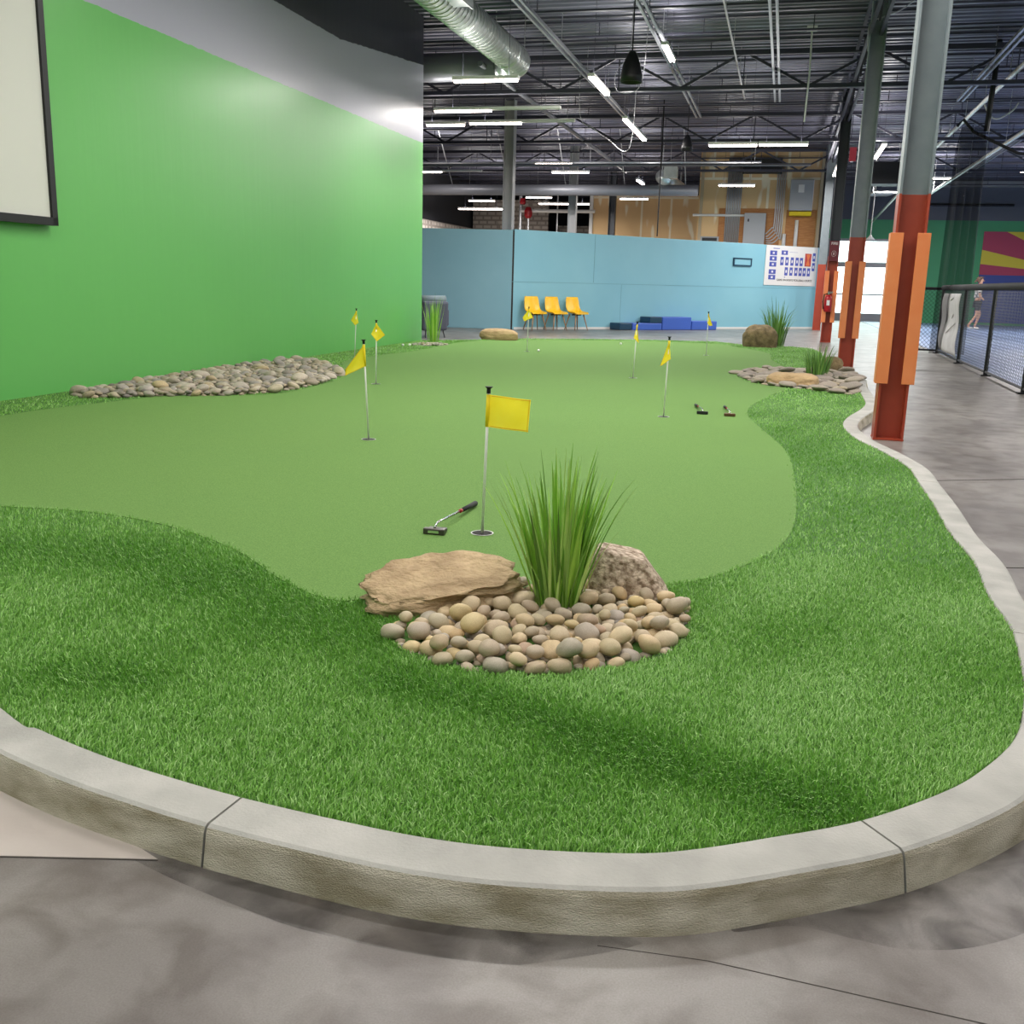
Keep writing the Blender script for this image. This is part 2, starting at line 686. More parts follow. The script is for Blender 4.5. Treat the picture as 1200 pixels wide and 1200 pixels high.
# netting: woven strands with holes between
m_net, nt, b = newmat('black_netting')
L = nt.links.new
tr = nd('ShaderNodeBsdfTransparent')
mxs = nd('ShaderNodeMixShader')
mxs.inputs[0].default_value = 0.6
b.inputs['Base Color'].default_value = lin('#15161a')
b.inputs['Roughness'].default_value = 0.9
L(tr.outputs[0], mxs.inputs[1])
L(b.outputs[0], mxs.inputs[2])
L(mxs.outputs[0], nt.nodes['Material Output'].inputs['Surface'])
# window glass
m_glass, nt, b = newmat('clear_glass')
L = nt.links.new
tr = nd('ShaderNodeBsdfTransparent')
tr.inputs[0].default_value = (0.86, 0.95, 0.93, 1)
gl = nd('ShaderNodeBsdfGlossy')
gl.inputs['Roughness'].default_value = 0.02
mxs = nd('ShaderNodeMixShader')
mxs.inputs[0].default_value = 0.08
L(tr.outputs[0], mxs.inputs[1])
L(gl.outputs[0], mxs.inputs[2])
L(mxs.outputs[0], nt.nodes['Material Output'].inputs['Surface'])

# ------------------------------------------------------------------ room shell
TZ = 0.085
DECK = 5.75
struct(MB().box((3, 20, -0.05), (40, 72, 0.1)).build('floor', m_floor), 'grey polished concrete floor')


def wall(name, a, b_, z0, z1, th, m, side=1):
    a, b_ = Vector((a[0], a[1], 0)), Vector((b_[0], b_[1], 0))
    d = (b_ - a).normalized()
    n = Vector((-d.y, d.x, 0)) * th * side
    return struct(MB().prism([a, b_, b_ + n, a + n], z0, z1).build(name, m))


wl0, wl1 = at(0, 470, TZ), at(494, 398.5, TZ)
dl = (wl1 - wl0).normalized()
wall('wall_left', wl0 - dl * 14, wl1, 0, DECK, 0.3, m_mural, 1)
wall('wall_left_return', wl1 + Vector((-0.3, 0, 0)), wl1 + Vector((-8, 0, 0)), 0, DECK, 0.2, m_reardark, 1)
wall('wall_behind', (-17, -7), (17, -7), 0, DECK, 0.2, m_farwall, -1)
wall('wall_right', (17, -7), (17, 46), 0, DECK, 0.2, m_farwall, -1)
wall('wall_side', (-14.5, 18), (-14.5, 53), 0, DECK, 0.2, m_reardark, 1)

# the blue partition
cB, cE = at(598, 386), at(959, 385.3)
cA = at(494, 382.5)
cA = cB + (cA - cB) * 1.5
wdir = (cE - cB).normalized()
wn_ = Vector((wdir.y, -wdir.x, 0))        # towards the camera
WH = 2.53
struct(MB().prism([cB + wdir * 0.06, cE, cE - wn_ * 0.15, cB + wdir * 0.06 - wn_ * 0.15], 0, WH).build('wall_back_right', m_cyan, bevel=0.006))
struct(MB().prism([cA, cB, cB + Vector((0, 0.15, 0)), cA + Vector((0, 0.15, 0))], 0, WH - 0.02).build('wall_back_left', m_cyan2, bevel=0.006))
tb = MB()
tb.prism([cB - Vector((0.02, 0, 0)), cB + wdir * 0.1, cB + wdir * 0.1 - wn_ * 0.1, cB + Vector((-0.02, 0.1, 0))], 0, WH - 0.03)
struct(tb.build('trim_1', m_dark))
# seams between panels and the pale skirting
wl_len = (cE - cB).length


def on_wall(px, z, off=0.0):
    """point of the partition at pixel column px"""
    d = ray(px, 340)
    o = Vector((0, 0, HC))
    t = (cB - o).dot(wn_) / d.dot(wn_)
    p = o + d * t + wn_ * off
    p.z = z
    return p


sm = MB()
sm.bar(on_wall(600, 1.22, 0.002), on_wall(957, 1.26, 0.002), 0.006, 0.012)
sm.bar(on_wall(695, 1.25, 0.002), on_wall(695, WH - 0.02, 0.002), 0.012, 0.006)
sm.bar(on_wall(728, 0.05, 0.002), on_wall(728, 1.22, 0.002), 0.006, 0.004)
struct(sm.build('trim_2', mat('seam_shadow_line', '#6d9dab', 0.6)))
sk = MB()
sk.prism([cB + wn_ * 0.02 + wdir * 0.1, cE + wn_ * 0.02, cE, cB + wdir * 0.1], 0, 0.06)
struct(sk.build('baseboard_back', m_white))

# hall behind
struct(MB().box((-7.2, 53, DECK / 2), (14.8, 0.2, DECK)).box((0.2, 49.5, DECK / 2), (0.2, 7, DECK)).build('wall_rear', m_reardark))
struct(MB().box((-12.6, 47, 2.45), (3.6, 0.2, 4.9)).build('wall_rear_block', m_rear))
struct(MB().box((-9.3, 49, 1.95), (2.9, 0.2, 3.9)).build('wall_rear_low', m_rear))
struct(MB().box((-5.2, 44, 2.35), (6.0, 0.2, 5.1)).build('wall_drywall_rear', m_drywall))
struct(MB().box((-1.1, 37.2, DECK / 2), (4.0, 2.0, DECK)).build('wall_drywall_front', m_drywall))
struct(MB().box((-8.22, 43.9, 2.35), (0.14, 0.2, 5.1)).build('trim_3', m_white))
struct(MB().box((-3.0, 36.17, DECK / 2), (0.1, 0.08, DECK)).box((0.88, 36.17, DECK / 2), (0.1, 0.08, DECK)).build('trim_4', m_bark_edge))

struct(MB().box((-14.38, 38, 1.8), (0.1, 18, 3.6)).build('wall_side_block', m_rear))
# far wall with the glazed storefront
YF = 46.0
GX0, GX1, GH = 1.55, 5.55, 3.38
fw = MB()
fw.box(((GX1 + 17) / 2, YF, DECK / 2), (17 - GX1, 0.2, DECK))
fw.box(((GX0 + GX1) / 2, YF, (GH + DECK) / 2), (GX1 - GX0, 0.2, DECK - GH))
fw.box((GX0 - 1.0, YF, DECK / 2), (2.0, 0.2, DECK))
struct(fw.build('wall_far', m_farwall))
struct(MB().box((9.5, YF - 0.2, 5.55), (12, 0.25, 0.22)).build('trim_5', m_unistrut))
struct(MB().tube([(5, YF - 0.15, 4.75), (8.6, YF - 0.15, 4.75)], 0.05).build('trim_6', m_black))
struct(MB().box((4, 52, -0.03), (24, 12, 0.04)).build('exterior_ground', m_outside))
# storefront: transom above, doors below
wf = thing('window_1', 'tall glazed storefront letting in white daylight at far end', 'window', (GX0, YF, 0))
wf['kind'] = 'structure'
fr = MB()
for x in (GX0 + 0.05, 3.05, GX1 - 0.05):
    fr.box((x, YF, GH / 2), (0.09, 0.12, GH))
for z, h in ((GH - 0.05, 0.1), (2.32, 0.2), (0.16, 0.32)):
    fr.box(((GX0 + GX1) / 2, YF, z), (GX1 - GX0, 0.12, h))
fr.box(((GX0 + GX1) / 2, YF - 0.05, 1.1), (GX1 - GX0, 0.05, 0.06))
fr.build('window_frame', m_frame_al, wf)
for x0, x1 in ((GX0 + 0.1, 3.0), (3.1, GX1 - 0.1)):
    MB().box(((x0 + x1) / 2, YF, 2.87), (x1 - x0, 0.012, 0.9)).build('pane', m_glass, wf)
    MB().box(((x0 + x1) / 2, YF, 1.27), (x1 - x0, 0.012, 1.9)).build('pane', m_glass, wf)
dr = thing('door_1', 'dark framed glass door standing open beside the storefront', 'door', (4.0, 43.2, 0))
dr['kind'] = 'structure'
MB().box((4.0, 43.2, 1.1), (0.08, 0.5, 2.2)).box((4.35, 43.2, 0.2), (0.6, 0.08, 0.2)).box((4.35, 43.2, 1.2), (0.6, 0.06, 0.1)).build('door_frame', m_black, dr)

# court beyond the fence
struct(MB().box((10.1, 29, 0.006), (13.8, 33.8, 0.012)).build('floor_court', m_court))
struct(MB().box((9.5, 19.5, 0.014), (9.5, 6.5, 0.006)).build('floor_court_lane', m_court2))

# roof deck: corrugated sheet, ribs along X
ys, prof = -7.0, []
while ys < 53:
    for dy, dz in ((0, 0), (0.10, 0), (0.13, 0.05), (0.22, 0.05), (0.25, 0)):
        prof.append((ys + dy, DECK + dz))
    ys += 0.25
dk = MB()
for y, z in prof:
    dk.v += [(-15, y, z), (17.2, y, z)]
dk.f = [(2 * i, 2 * i + 1, 2 * i + 3, 2 * i + 2) for i in range(len(prof) - 1)]
struct(dk.build('ceiling', m_deck))

# roof steel
TR_Y = [6.6, 13.8, 21.0, 28.2, 35.2]
TR_L = ['deep black roof truss first beyond the shiny spiral duct elbow', 'deep black roof truss over the large round duct', 'second deep black roof truss beyond the green wall end', 'third deep black roof truss above the blue partition',
        'farthest deep black roof truss above the drywall room']
for Y, lab in zip(TR_Y, TR_L):
    t = thing('roof_truss', lab, 'truss', (0, Y, 4.95), group='deep roof trusses')
    x0, x1 = (-4.3 if Y < 18 else -14.3), 16.8
    MB().box(((x0 + x1) / 2, Y, 4.95), (x1 - x0, 0.12, 0.07)).build('bottom_chord', m_roofsteel, t)
    MB().box(((x0 + x1) / 2, Y, 5.58), (x1 - x0, 0.12, 0.07)).build('top_chord', m_roofsteel, t)
    w = MB()
    x = x0
    k = 0
    while x < x1 - 1.2:
        za, zb = (4.95, 5.58) if k % 2 == 0 else (5.58, 4.95)
        w.bar((x, Y, za), (x + 1.2, Y, zb), 0.05)
        if k % 2 == 0:
            w.bar((x + 1.2, Y, 4.95), (x + 1.2, Y, 5.58), 0.02)
        x += 1.2
        k += 1
    w.build('web', m_roofsteel, t)
pj = None
for k in range(30):
    Y = 1.5 + k * 1.72
    if min(abs(Y - q) for q in TR_Y) < 0.3:
        continue
    x0, x1 = (-6.0 if Y < 18 else -14.3), 16.8
    MBp = MB().box(((x0 + x1) / 2, Y, 5.66), (x1 - x0, 0.1, 0.03)).box(((x0 + x1) / 2, Y, 5.42), (x1 - x0, 0.08, 0.03))
    x = x0
    while x < x1 - 0.5:
        MBp.bar((x, Y, 5.42), (x, Y, 5.66), 0.015)
        x += 1.8
    tag(MBp.build('roof_joist', m_roofsteel), 'slim black joist of two chords under the corrugated roof deck', 'joist', 'slim roof joists')

# struts and pipes running along the hall
def run_y(name, label, cat, x, z, y0, y1, m, twin=True, r=0.025, grp='overhead runs'):
    t = MB()
    if twin:
        t.box((x - 0.05, (y0 + y1) / 2, z), (0.04, y1 - y0, 0.05)).box((x + 0.05, (y0 + y1) / 2, z), (0.04, y1 - y0, 0.05))
    else:
        t.tube([(x, y0, z), (x, y1, z)], r, 8)
    y = y0 + 0.4
    while y < y1:
        t.bar((x, y, z), (x, y, DECK + 0.01), 0.012)
        y += 2.4
    return tag(t.build(name, m), label, cat, grp)


run_y('strut_channel', 'twin silver strut channel left of the bell shaped pendants', 'strut', -4.1, 5.2, 6, 27, m_unistrut)
run_y('strut_channel', 'twin silver strut channel passing over the bell shaped pendants', 'strut', -2.35, 5.2, 6, 26, m_unistrut)
run_y('strut_channel', 'twin silver strut channel above the two tube strip light', 'strut', -0.5, 5.2, 8, 24, m_unistrut)
run_y('strut_channel', 'twin silver strut channel right of the orange columns', 'strut', 3.2, 5.15, 8, 24, m_unistrut)
run_y('strut_channel', 'twin silver strut channel high over the blue court', 'strut', 5.6, 5.2, 12, 38, m_unistrut)
run_y('conduit', 'thin straight conduit under the deck beside the middle strut', 'conduit', -1.2, 5.25, 9, 24, m_conduit, False, 0.018)
run_y('sprinkler_pipe', 'bright silver pipe running behind the nearest orange column', 'pipe', 3.65, 5.1, 9, 34, m_galv, False, 0.045)
run_y('sprinkler_pipe', 'silver pipe sloping in view over the court netting', 'pipe', 4.6, 4.6, 14, 44, m_galv, False, 0.05)
run_y('sprinkler_pipe', 'dull grey pipe left above the far strip lights', 'pipe', -5.6, 5.0, 18.5, 36, m_duct_dark, False, 0.05)


def run_x(name, label, cat, y, z, x0, x1, m, r=0.03, grp='overhead cross runs'):
    t = MB().tube([(x0, y, z), (x1, y, z)], r, 8)
    x = x0 + 0.3
    while x < x1:
        t.bar((x, y, z), (x, y, DECK + 0.01), 0.012)
        x += 2.5
    return tag(t.build(name, m), label, cat, grp)


run_x('sprinkler_pipe', 'long pale pipe crossing in front of the nearest truss', 'pipe', 13.4, 4.98, -4.2, 6, m_conduit, 0.035)
run_x('sprinkler_pipe', 'dark pipe crossing above the tan drywall', 'pipe', 30.0, 4.55, -14, 0.4, m_duct_dark, 0.04)
run_x('sprinkler_pipe', 'silver pipe crossing high behind the grey columns', 'pipe', 32.5, 4.9, -14, -1, m_conduit, 0.035)
run_x('conduit', 'thin conduit crossing behind the blue partition', 'conduit', 36, 4.4, -14, -3.4, m_conduit, 0.025)

# girder over the row of columns
t = thing('roof_girder', 'black lattice girder running above the orange columns', 'girder', (1.0, 8, 5.2))
g = MB()
for dx in (-0.08, 0.08):
    g.box((1.0 + dx, 18.4, 5.56), (0.05, 34, 0.06)).box((1.0 + dx, 18.4, 5.02), (0.05, 34, 0.06))
g.build('chords', m_roofsteel, t)
g = MB()
y = 1.5
while y < 34.5:
    g.bar((1.0, y, 5.02), (1.0, y + 0.5, 5.56), 0.035).bar((1.0, y + 0.5, 5.56), (1.0, y + 1.0, 5.02), 0.035)
    y += 1.0
g.build('web', m_roofsteel, t)

# ------------------------------------------------------------------ turf island and curb
inner_px = [(0, 828), (50, 856), (125, 887), (200, 911), (285, 935), (400, 962), (500, 982), (600, 994), (725, 1000), (800, 997), (900, 982), (1007, 962), (1100, 930), (1150, 902), (1190, 862), (1199, 815), (1195, 777),
            (1183, 735), (1157, 697), (1140, 657), (1113, 625), (1093, 590), (1077, 567), (1063, 547), (1033, 529), (1003, 514), (988, 500), (992, 490), (1008, 480), (1014, 473), (1011, 465), (1003, 452), (1003, 444), (988, 434)]
path = [at(x, y, 0.088) for x, y in inner_px]
left_off = [Vector((-6.1, 4.6, 0.088)), Vector((-4.6, 3.75, 0.088)), Vector((-3.1, 2.75, 0.088))]
back = [at(968, 422, 0.088), at(962, 413, 0.088), at(952, 408.5, 0.088), at(925, 406, 0.088)]
curb_path = spline(left_off + path + back[:2], 6)
for p in curb_path:
    p.z = 0
far_px = [(880, 405), (840, 400.5), (760, 398.5), (680, 397.3), (600, 397), (545, 398.5), (500, 399)]
far_edge = [at(x, y, TZ) for x, y in far_px]
island = curb_path + [Vector((p.x, p.y, 0)) for p in back[2:] + far_edge]
island += [wl1 + Vector((0.005, 0, 0)), wl0 - dl * 3.2]
island = [Vector((p.x, p.y, 0)) for p in island]
struct(MB().prism(island, 0.004, TZ).build('floor_turf_base', m_backing))

# curb in cast lengths with open joints
Wc, Hc = 0.125, 0.092
def nrm(i):
    a, b_ = curb_path[max(i - 1, 0)], curb_path[min(i + 1, len(curb_path) - 1)]
    d = (b_ - a).normalized()
    return Vector((d.y, -d.x, 0))


j1, j2 = at(258, 955, 0.088), at(1030, 982, 0.088)
idx = sorted(min(range(len(curb_path)), key=lambda i: (curb_path[i] - Vector((j.x, j.y, 0))).length) for j in (j1, j2, at(1193, 745, 0.088), at(1075, 565, 0.088)))
bounds = [0] + idx + [len(curb_path) - 1]
for s in range(len(bounds) - 1):
    i0, i1 = bounds[s], bounds[s + 1]
    top, face = MB(), MB()
    P = list(range(i0, i1 + 1))
    prof_pts = [(0.0, 0.0), (0.0, Hc - 0.004), (0.004, Hc), (Wc - 0.012, Hc - 0.004), (Wc - 0.003, Hc - 0.009), (Wc + 0.002, Hc - 0.02), (Wc + 0.016, 0.0)]
    NP = len(prof_pts)
    for k, i in enumerate(P):
        c, n = curb_path[i].copy(), nrm(i)
        sh = Vector((0, 0, 0))
        tdir = Vector((-n.y, n.x, 0))
        if k == 0 and s > 0:
            sh = tdir * 0.003
        if k == len(P) - 1 and s < len(bounds) - 2:
            sh = -tdir * 0.003
        for o_, z in prof_pts:
            top.v.append(tuple(c + n * (o_ + 0.002) + sh + Vector((0, 0, z))))
    for k in range(len(P) - 1):
        for j in range(NP - 1):
            a = k * NP + j
            top.f.append((a, a + 1, a + NP + 1, a + NP))
        a = k * NP
        top.f.append((a + NP - 1, a, a + NP, a + 2 * NP - 1))
    top.f.append(tuple(range(NP)))
    top.f.append(tuple((len(P) - 1) * NP + j for j in range(NP))[::-1])
    o = top.build('curb', m_curb)
    o.data.materials.append(m_curbface)
    for p in o.data.polygons:
        if p.center.z < Hc - 0.012 and len(p.vertices) <= 4:
            p.material_index = 1
    struct(o, 'curved grey concrete curb length around the putting green', 'curb')

green_px = [(-60, 592), (0, 594), (100, 600), (190, 615), (270, 642), (330, 680), (385, 703), (430, 703), (520, 700), (640, 700), (700, 696), (765, 688), (830, 678), (890, 655), (922, 632), (933, 600), (931, 560), (922, 530), (895, 505),
            (877, 488), (880, 476), (905, 463), (922, 456), (905, 452), (875, 447), (862, 438), (882, 433), (905, 433), (930, 434), (915, 428), (904, 421), (900, 414), (870, 408), (835, 403), (760, 400), (680, 398.8), (600, 398.6), (545, 400.5),
            (488, 411), (440, 417), (402, 424), (405, 436), (395, 445), (375, 451), (330, 461), (262, 464), (190, 464), (140, 470), (60, 479), (0, 488), (-60, 497)]
green = [at(x, y, TZ) for x, y in green_px]
gs = spline(green, 4, True)
struct(MB().prism(gs, TZ - 0.002, TZ + 0.003).build('floor_putting_green', m_green))

bedF_px = [(447, 742), (480, 766), (530, 782), (590, 790), (650, 791), (715, 783), (780, 768), (806, 740), (802, 716), (765, 702), (690, 690), (600, 700), (540, 712), (500, 730)]
bedL_px = [(84, 463), (150, 452), (220, 440), (280, 430), (330, 424.5), (370, 424), (396, 433), (400, 440), (375, 450), (325, 460), (262, 464), (190, 465), (130, 466.5), (95, 467)]
bedR_px = [(862, 438), (880, 433.5), (910, 433), (955, 434), (985, 433), (1001, 441), (1006, 454), (1000, 463), (975, 461), (950, 457), (905, 453), (875, 446)]
beds = {k: [at(x, y, TZ) for x, y in v] for k, v in (('F', bedF_px), ('L', bedL_px), ('R', bedR_px))}

# grass blades of the fringe
def blades(n_try, xr, yr, dens_fn, keep_fn):
    x = rng.uniform(*xr, n_try)
    y = rng.uniform(*yr, n_try)
    k = rng.random(n_try) < dens_fn(x, y)
    x, y = x[k], y[k]
    k = keep_fn(x, y)
    return x[k], y[k]


def keep(x, y):
    px, py = x + rng.normal(0, 0.012, len(x)), y + rng.normal(0, 0.012, len(x))
    k = inside(island, x, y) & (x > wl0.x + (y - wl0.y) * dl.x / dl.y + 0.035)
    k &= ~inside(gs, px, py)
    k[k] &= ~inside(beds['F'], x[k], y[k])
    k[k] &= ~inside(beds['L'], x[k], y[k])
    k[k] &= ~inside(beds['R'], x[k], y[k])
    return k


pts = []
AREA1 = ((-3.6, 1.6), (1.2, 4.4))
D1 = 52000
n1 = int(D1 * (AREA1[0][1] - AREA1[0][0]) * (AREA1[1][1] - AREA1[1][0]))
x, y = blades(n1, *AREA1, lambda x, y: np.clip(1.3 - 0.27 * np.hypot(x, y) + 0.25, 0.22, 1), keep)
pts.append((x, y, 1.0))
x, y = blades(int(6500 * 8.5 * 6.6), (-6.9, 1.6), (4.4, 11.0), lambda x, y: np.clip(1.25 - 0.09 * np.hypot(x, y), 0.35, 1), keep)
pts.append((x, y, 1.6))
x, y = blades(int(2200 * 9 * 12), (-7.5, 1.6), (11.0, 23), lambda x, y: np.ones(len(x)) * 0.8, keep)
pts.append((x, y, 2.6))
x = np.concatenate([p[0] for p in pts])
y = np.concatenate([p[1] for p in pts])
wsc = np.concatenate([np.full(len(p[0]), p[2]) for p in pts])
N = len(x)
# pile direction: brushed swaths
def seg_dist(pts_px):
    best = np.full(N, 9.0)
    P_ = [at(a, b_, TZ) for a, b_ in pts_px]
    for p, q in zip(P_[:-1], P_[1:]):
        ex, ey = q.x - p.x, q.y - p.y
        t_ = np.clip(((x - p.x) * ex + (y - p.y) * ey) / (ex * ex + ey * ey), 0, 1)
        best = np.minimum(best, np.hypot(x - p.x - t_ * ex, y - p.y - t_ * ey))
    return best


sw = 0.62 + 0.3 * np.sin(2.3 * x + 3.1 * y + 1.2 * np.sin(2.1 * y - 1.7 * x)) + 0.22 * np.sin(6.1 * x - 4.7 * y + 2 * np.sin(3 * x))
sw -= 1.35 * np.exp(-(seg_dist([(-80, 640), (120, 650), (260, 680), (350, 715), (430, 745)]) / 0.26) ** 2)
sw -= 1.5 * np.exp(-(seg_dist([(470, 800), (600, 830), (740, 880), (960, 945)]) / 0.13) ** 2)
sw -= 0.9 * np.exp(-(seg_dist([(60, 790), (160, 800)]) / 0.12) ** 2)
sw -= 0.5 * np.exp(-(seg_dist([(930, 500), (1000, 560)]) / 0.35) ** 2)
ly = np.clip(sw, -1, 1) * 0.55 + rng.normal(0, 0.26, N)
lx = rng.normal(0, 0.36, N)
lean = np.clip(np.hypot(lx, ly), 0.03, 1.1)
hgt = np.clip(rng.normal(0.0165, 0.0035, N), 0.009, 0.027)
wid = 0.00145 * wsc * rng.uniform(0.75, 1.25, N)
face = rng.uniform(0, 2 * PI, N)
dx, dy = lx, ly
sx, sy = np.cos(face) * wid, np.sin(face) * wid
z0 = np.full(N, TZ - 0.001)
V = np.empty((N, 5, 3))
V[:, 0] = np.stack([x - sx, y - sy, z0], 1)
V[:, 1] = np.stack([x + sx, y + sy, z0], 1)
mx_, my_ = x + dx * hgt * 0.38, y + dy * hgt * 0.38
V[:, 2] = np.stack([mx_ + sx * 0.85, my_ + sy * 0.85, z0 + hgt * 0.6], 1)
V[:, 3] = np.stack([mx_ - sx * 0.85, my_ - sy * 0.85, z0 + hgt * 0.6], 1)
V[:, 4] = np.stack([x + dx * hgt * 1.1, y + dy * hgt * 1.1, z0 + hgt * (1 - 0.25 * lean)], 1)
me = bpy.data.meshes.new('fringe_grass')
me.vertices.add(N * 5)
me.vertices.foreach_set('co', V.ravel())
base = np.arange(N)[:, None] * 5
loops = np.concatenate([base + np.array([0, 1, 2, 3]), base + np.array([3, 2, 4])], 1).ravel()
me.loops.add(N * 7)
me.loops.foreach_set('vertex_index', loops.astype(np.int32))
me.polygons.add(N * 2)
starts = (np.arange(N)[:, None] * 7 + np.array([0, 4])).ravel()
me.polygons.foreach_set('loop_start', starts.astype(np.int32))
me.update(calc_edges=True)
me.materials.append(m_blade)
fg = bpy.data.objects.new('fringe_grass', me)
COL.objects.link(fg)
tag(fg, 'longer green artificial grass fringe between curb and putting green', 'grass', kind='stuff')

# floor marks: slab left of the curb, joint lines, scraps
sl = [at(-60, 1002), at(185, 1007.5), at(150, 985), at(60, 945), at(-60, 895)]
struct(MB().prism(sl, -0.01, 0.0015).build('floor_slab', m_slab))
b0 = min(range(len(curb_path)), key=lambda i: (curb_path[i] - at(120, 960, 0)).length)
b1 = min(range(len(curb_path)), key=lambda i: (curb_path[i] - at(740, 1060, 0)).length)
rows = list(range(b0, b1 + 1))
shade_mb = MB()  # the curb's shadow on the floor, painted as a dark strip
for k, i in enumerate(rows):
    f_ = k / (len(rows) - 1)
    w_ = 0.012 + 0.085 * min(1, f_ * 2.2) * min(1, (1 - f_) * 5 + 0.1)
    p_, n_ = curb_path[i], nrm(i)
    shade_mb.v += [tuple(p_ + n_ * (Wc + 0.012) + Vector((0, 0, 0.0009))), tuple(p_ + n_ * (Wc + 0.018 + w_) + Vector((0, 0, 0.0009)))]
shade_mb.f = [(2 * k, 2 * k + 1, 2 * k + 3, 2 * k + 2) for k in range(len(rows) - 1)]
struct(shade_mb.build('floor_stain_and_shade', m_stain_shade))
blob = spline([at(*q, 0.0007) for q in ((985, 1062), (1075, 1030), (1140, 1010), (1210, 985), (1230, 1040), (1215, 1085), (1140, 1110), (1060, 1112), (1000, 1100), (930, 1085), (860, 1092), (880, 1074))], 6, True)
struct(MB().add([tuple(Vector((q.x, q.y, 0.0007))) for q in blob], [tuple(range(len(blob)))]).build('floor_stain_and_shade', m_stain_shade))
jl = MB()
jl.bar(at(-60, 1002.5, 0.001), at(185, 1008, 0.001), 0.0025, 0.0015)
jl.bar(at(700, 1108, 0.0005), at(830, 1126, 0.0005), 0.0012, 0.001)
jl.bar(at(830, 1126, 0.0005), at(1160, 1201, 0.0005), 0.0016, 0.001)
jl.bar(at(900, 552, 0.001) + Vector((0.9, 0, 0)), at(1300, 560, 0.001), 0.006, 0.002)
jl.bar(at(1160, 665, 0.001), at(1400, 668, 0.001), 0.006, 0.002)
struct(jl.build('trim_7', mat('dusty_joint', '#4a4642', 0.9)))

# ------------------------------------------------------------------ columns
def column(x, y, label, paint_z, top, m_up, guards=True, rz=0.0, w=0.235, lower=m_rust, group='painted steel columns'):
    t = thing('steel_column', label, 'column', (x, y, 0), rz, group)
    h = w / 2

    def hsec(z0, z1):
        s = MB()
        s.box((-h + 0.009, 0, (z0 + z1) / 2), (0.018, w, z1 - z0))
        s.box((h - 0.009, 0, (z0 + z1) / 2), (0.018, w, z1 - z0))
        s.box((0, 0.0, (z0 + z1) / 2), (w - 0.036, 0.014, z1 - z0))
        return s
    hsec(0.0, paint_z).build('painted_base', lower, t, local=True)
    hsec(paint_z, top).build('shaft', m_up, t, local=True)
    MB().box((0, 0, 0.008), (w + 0.008, w + 0.008, 0.012)).build('foot_plate', lower, t, local=True)
    if guards:
        for s in (-1, 1):
            g_ = MB()
            g_.box((s * (h - 0.015), -h - 0.008, 1.07), (0.1, 0.014, 1.2))
            g_.box((s * (h + 0.028), -0.05, 1.07), (0.014, w - 0.1, 1.2))
            g_.build('corner_guard', m_orange, t, local=True, bevel=0.003)
    return t


c1 = at(1039, 514)
c2 = at(990, 430.5)
c3 = at(967, 401)
c4 = at(956, 386.5)
column(c1.x, c1.y, 'nearest steel column, grey above and red orange below with orange guards', 1.97, DECK + 0.02, m_steel)
column(c2.x, c2.y, 'second steel column standing against the far curb, orange guards', 2.04, DECK + 0.02, m_steel)
k3 = column(c3.x, c3.y, 'dark steel column carrying the red extinguisher and arrow sign', 2.0, DECK + 0.02, m_steel_dark)
column(c4.x, c4.y - 0.2, 'grey steel column at the right end of the blue partition', 2.0, DECK + 0.02, m_steel, guards=False)
for px, Y, lab in ((595.5, 26.6, 'tall grey column just behind the blue partition joint'), (670.5, 34.5, 'slim grey column rising behind the yellow chairs partition'), (717, 42.3, 'thin dark column against the tan drywall')):
    p = atY(px, 260, Y)
    column(p.x, p.y, lab, 1.9, DECK + 0.02, m_grey_col if Y < 40 else m_steel_dark, guards=False, w=0.26, lower=m_grey_col if Y < 40 else m_steel_dark, group='plain columns in the rear hall')
p = atY(958, 300, 38.5)
column(p.x, p.y, 'black column in shade beside the drywall room', 1.9, DECK + 0.02, m_steel_dark, guards=False, lower=m_steel_dark, group='plain columns in the rear hall')
# sign and extinguisher
s = thing('arrow_sign', 'dark red sign with white ring and down arrow on dark column', 'sign', (c3.x, c3.y - 0.135, 2.1))
MB().box((c3.x, c3.y - 0.13, 2.12), (0.22, 0.012, 0.46)).build('plate', m_redsign, s)
rg = MB()
for k in range(24):
    a0, a1 = 2 * PI * k / 24, 2 * PI * (k + 1) / 24
    rg.bar((c3.x + 0.05 * math.cos(a0), c3.y - 0.138, 2.06 + 0.065 * math.sin(a0)), (c3.x + 0.05 * math.cos(a1), c3.y - 0.138, 2.06 + 0.065 * math.sin(a1)), 0.012, 0.004)
rg.bar((c3.x, c3.y - 0.138, 2.09), (c3.x, c3.y - 0.138, 2.03), 0.014, 0.004)
rg.build('arrow_ring', m_white, s)
text('FIRE', 0.085, m_white, s, (0, -0.004, 0.19), (PI / 2, 0, 0))
ex = thing('fire_extinguisher', 'red fire extinguisher with black hose hung on dark column', 'fire extinguisher', (c3.x - 0.03, c3.y - 0.23, 0.72))
q = (c3.x - 0.03, c3.y - 0.21, 0)
MB().lathe([(0.075, 0.72), (0.088, 0.74), (0.088, 1.02), (0.07, 1.09), (0.03, 1.12)], q, 20).build('cylinder', m_red, ex, smooth=True)
MB().lathe([(0.03, 1.12), (0.03, 1.16), (0.02, 1.17)], q, 12).box((q[0] + 0.03, q[1] - 0.02, 1.18), (0.13, 0.03, 0.02)).box((q[0] + 0.03, q[1] - 0.02, 1.15), (0.11, 0.025, 0.015)).build('valve_handle', m_chrome, ex)
MB().tube([(q[0] - 0.02, q[1], 1.14), (q[0] - 0.1, q[1] - 0.02, 1.12), (q[0] - 0.115, q[1] - 0.02, 0.95), (q[0] - 0.1, q[1] - 0.02, 0.78)], 0.014, 8).build('hose', m_rubber, ex, smooth=True)
MB().box((q[0] + 0.0, q[1] - 0.087, 0.93), (0.07, 0.004, 0.12)).build('instruction_label', m_white, ex)
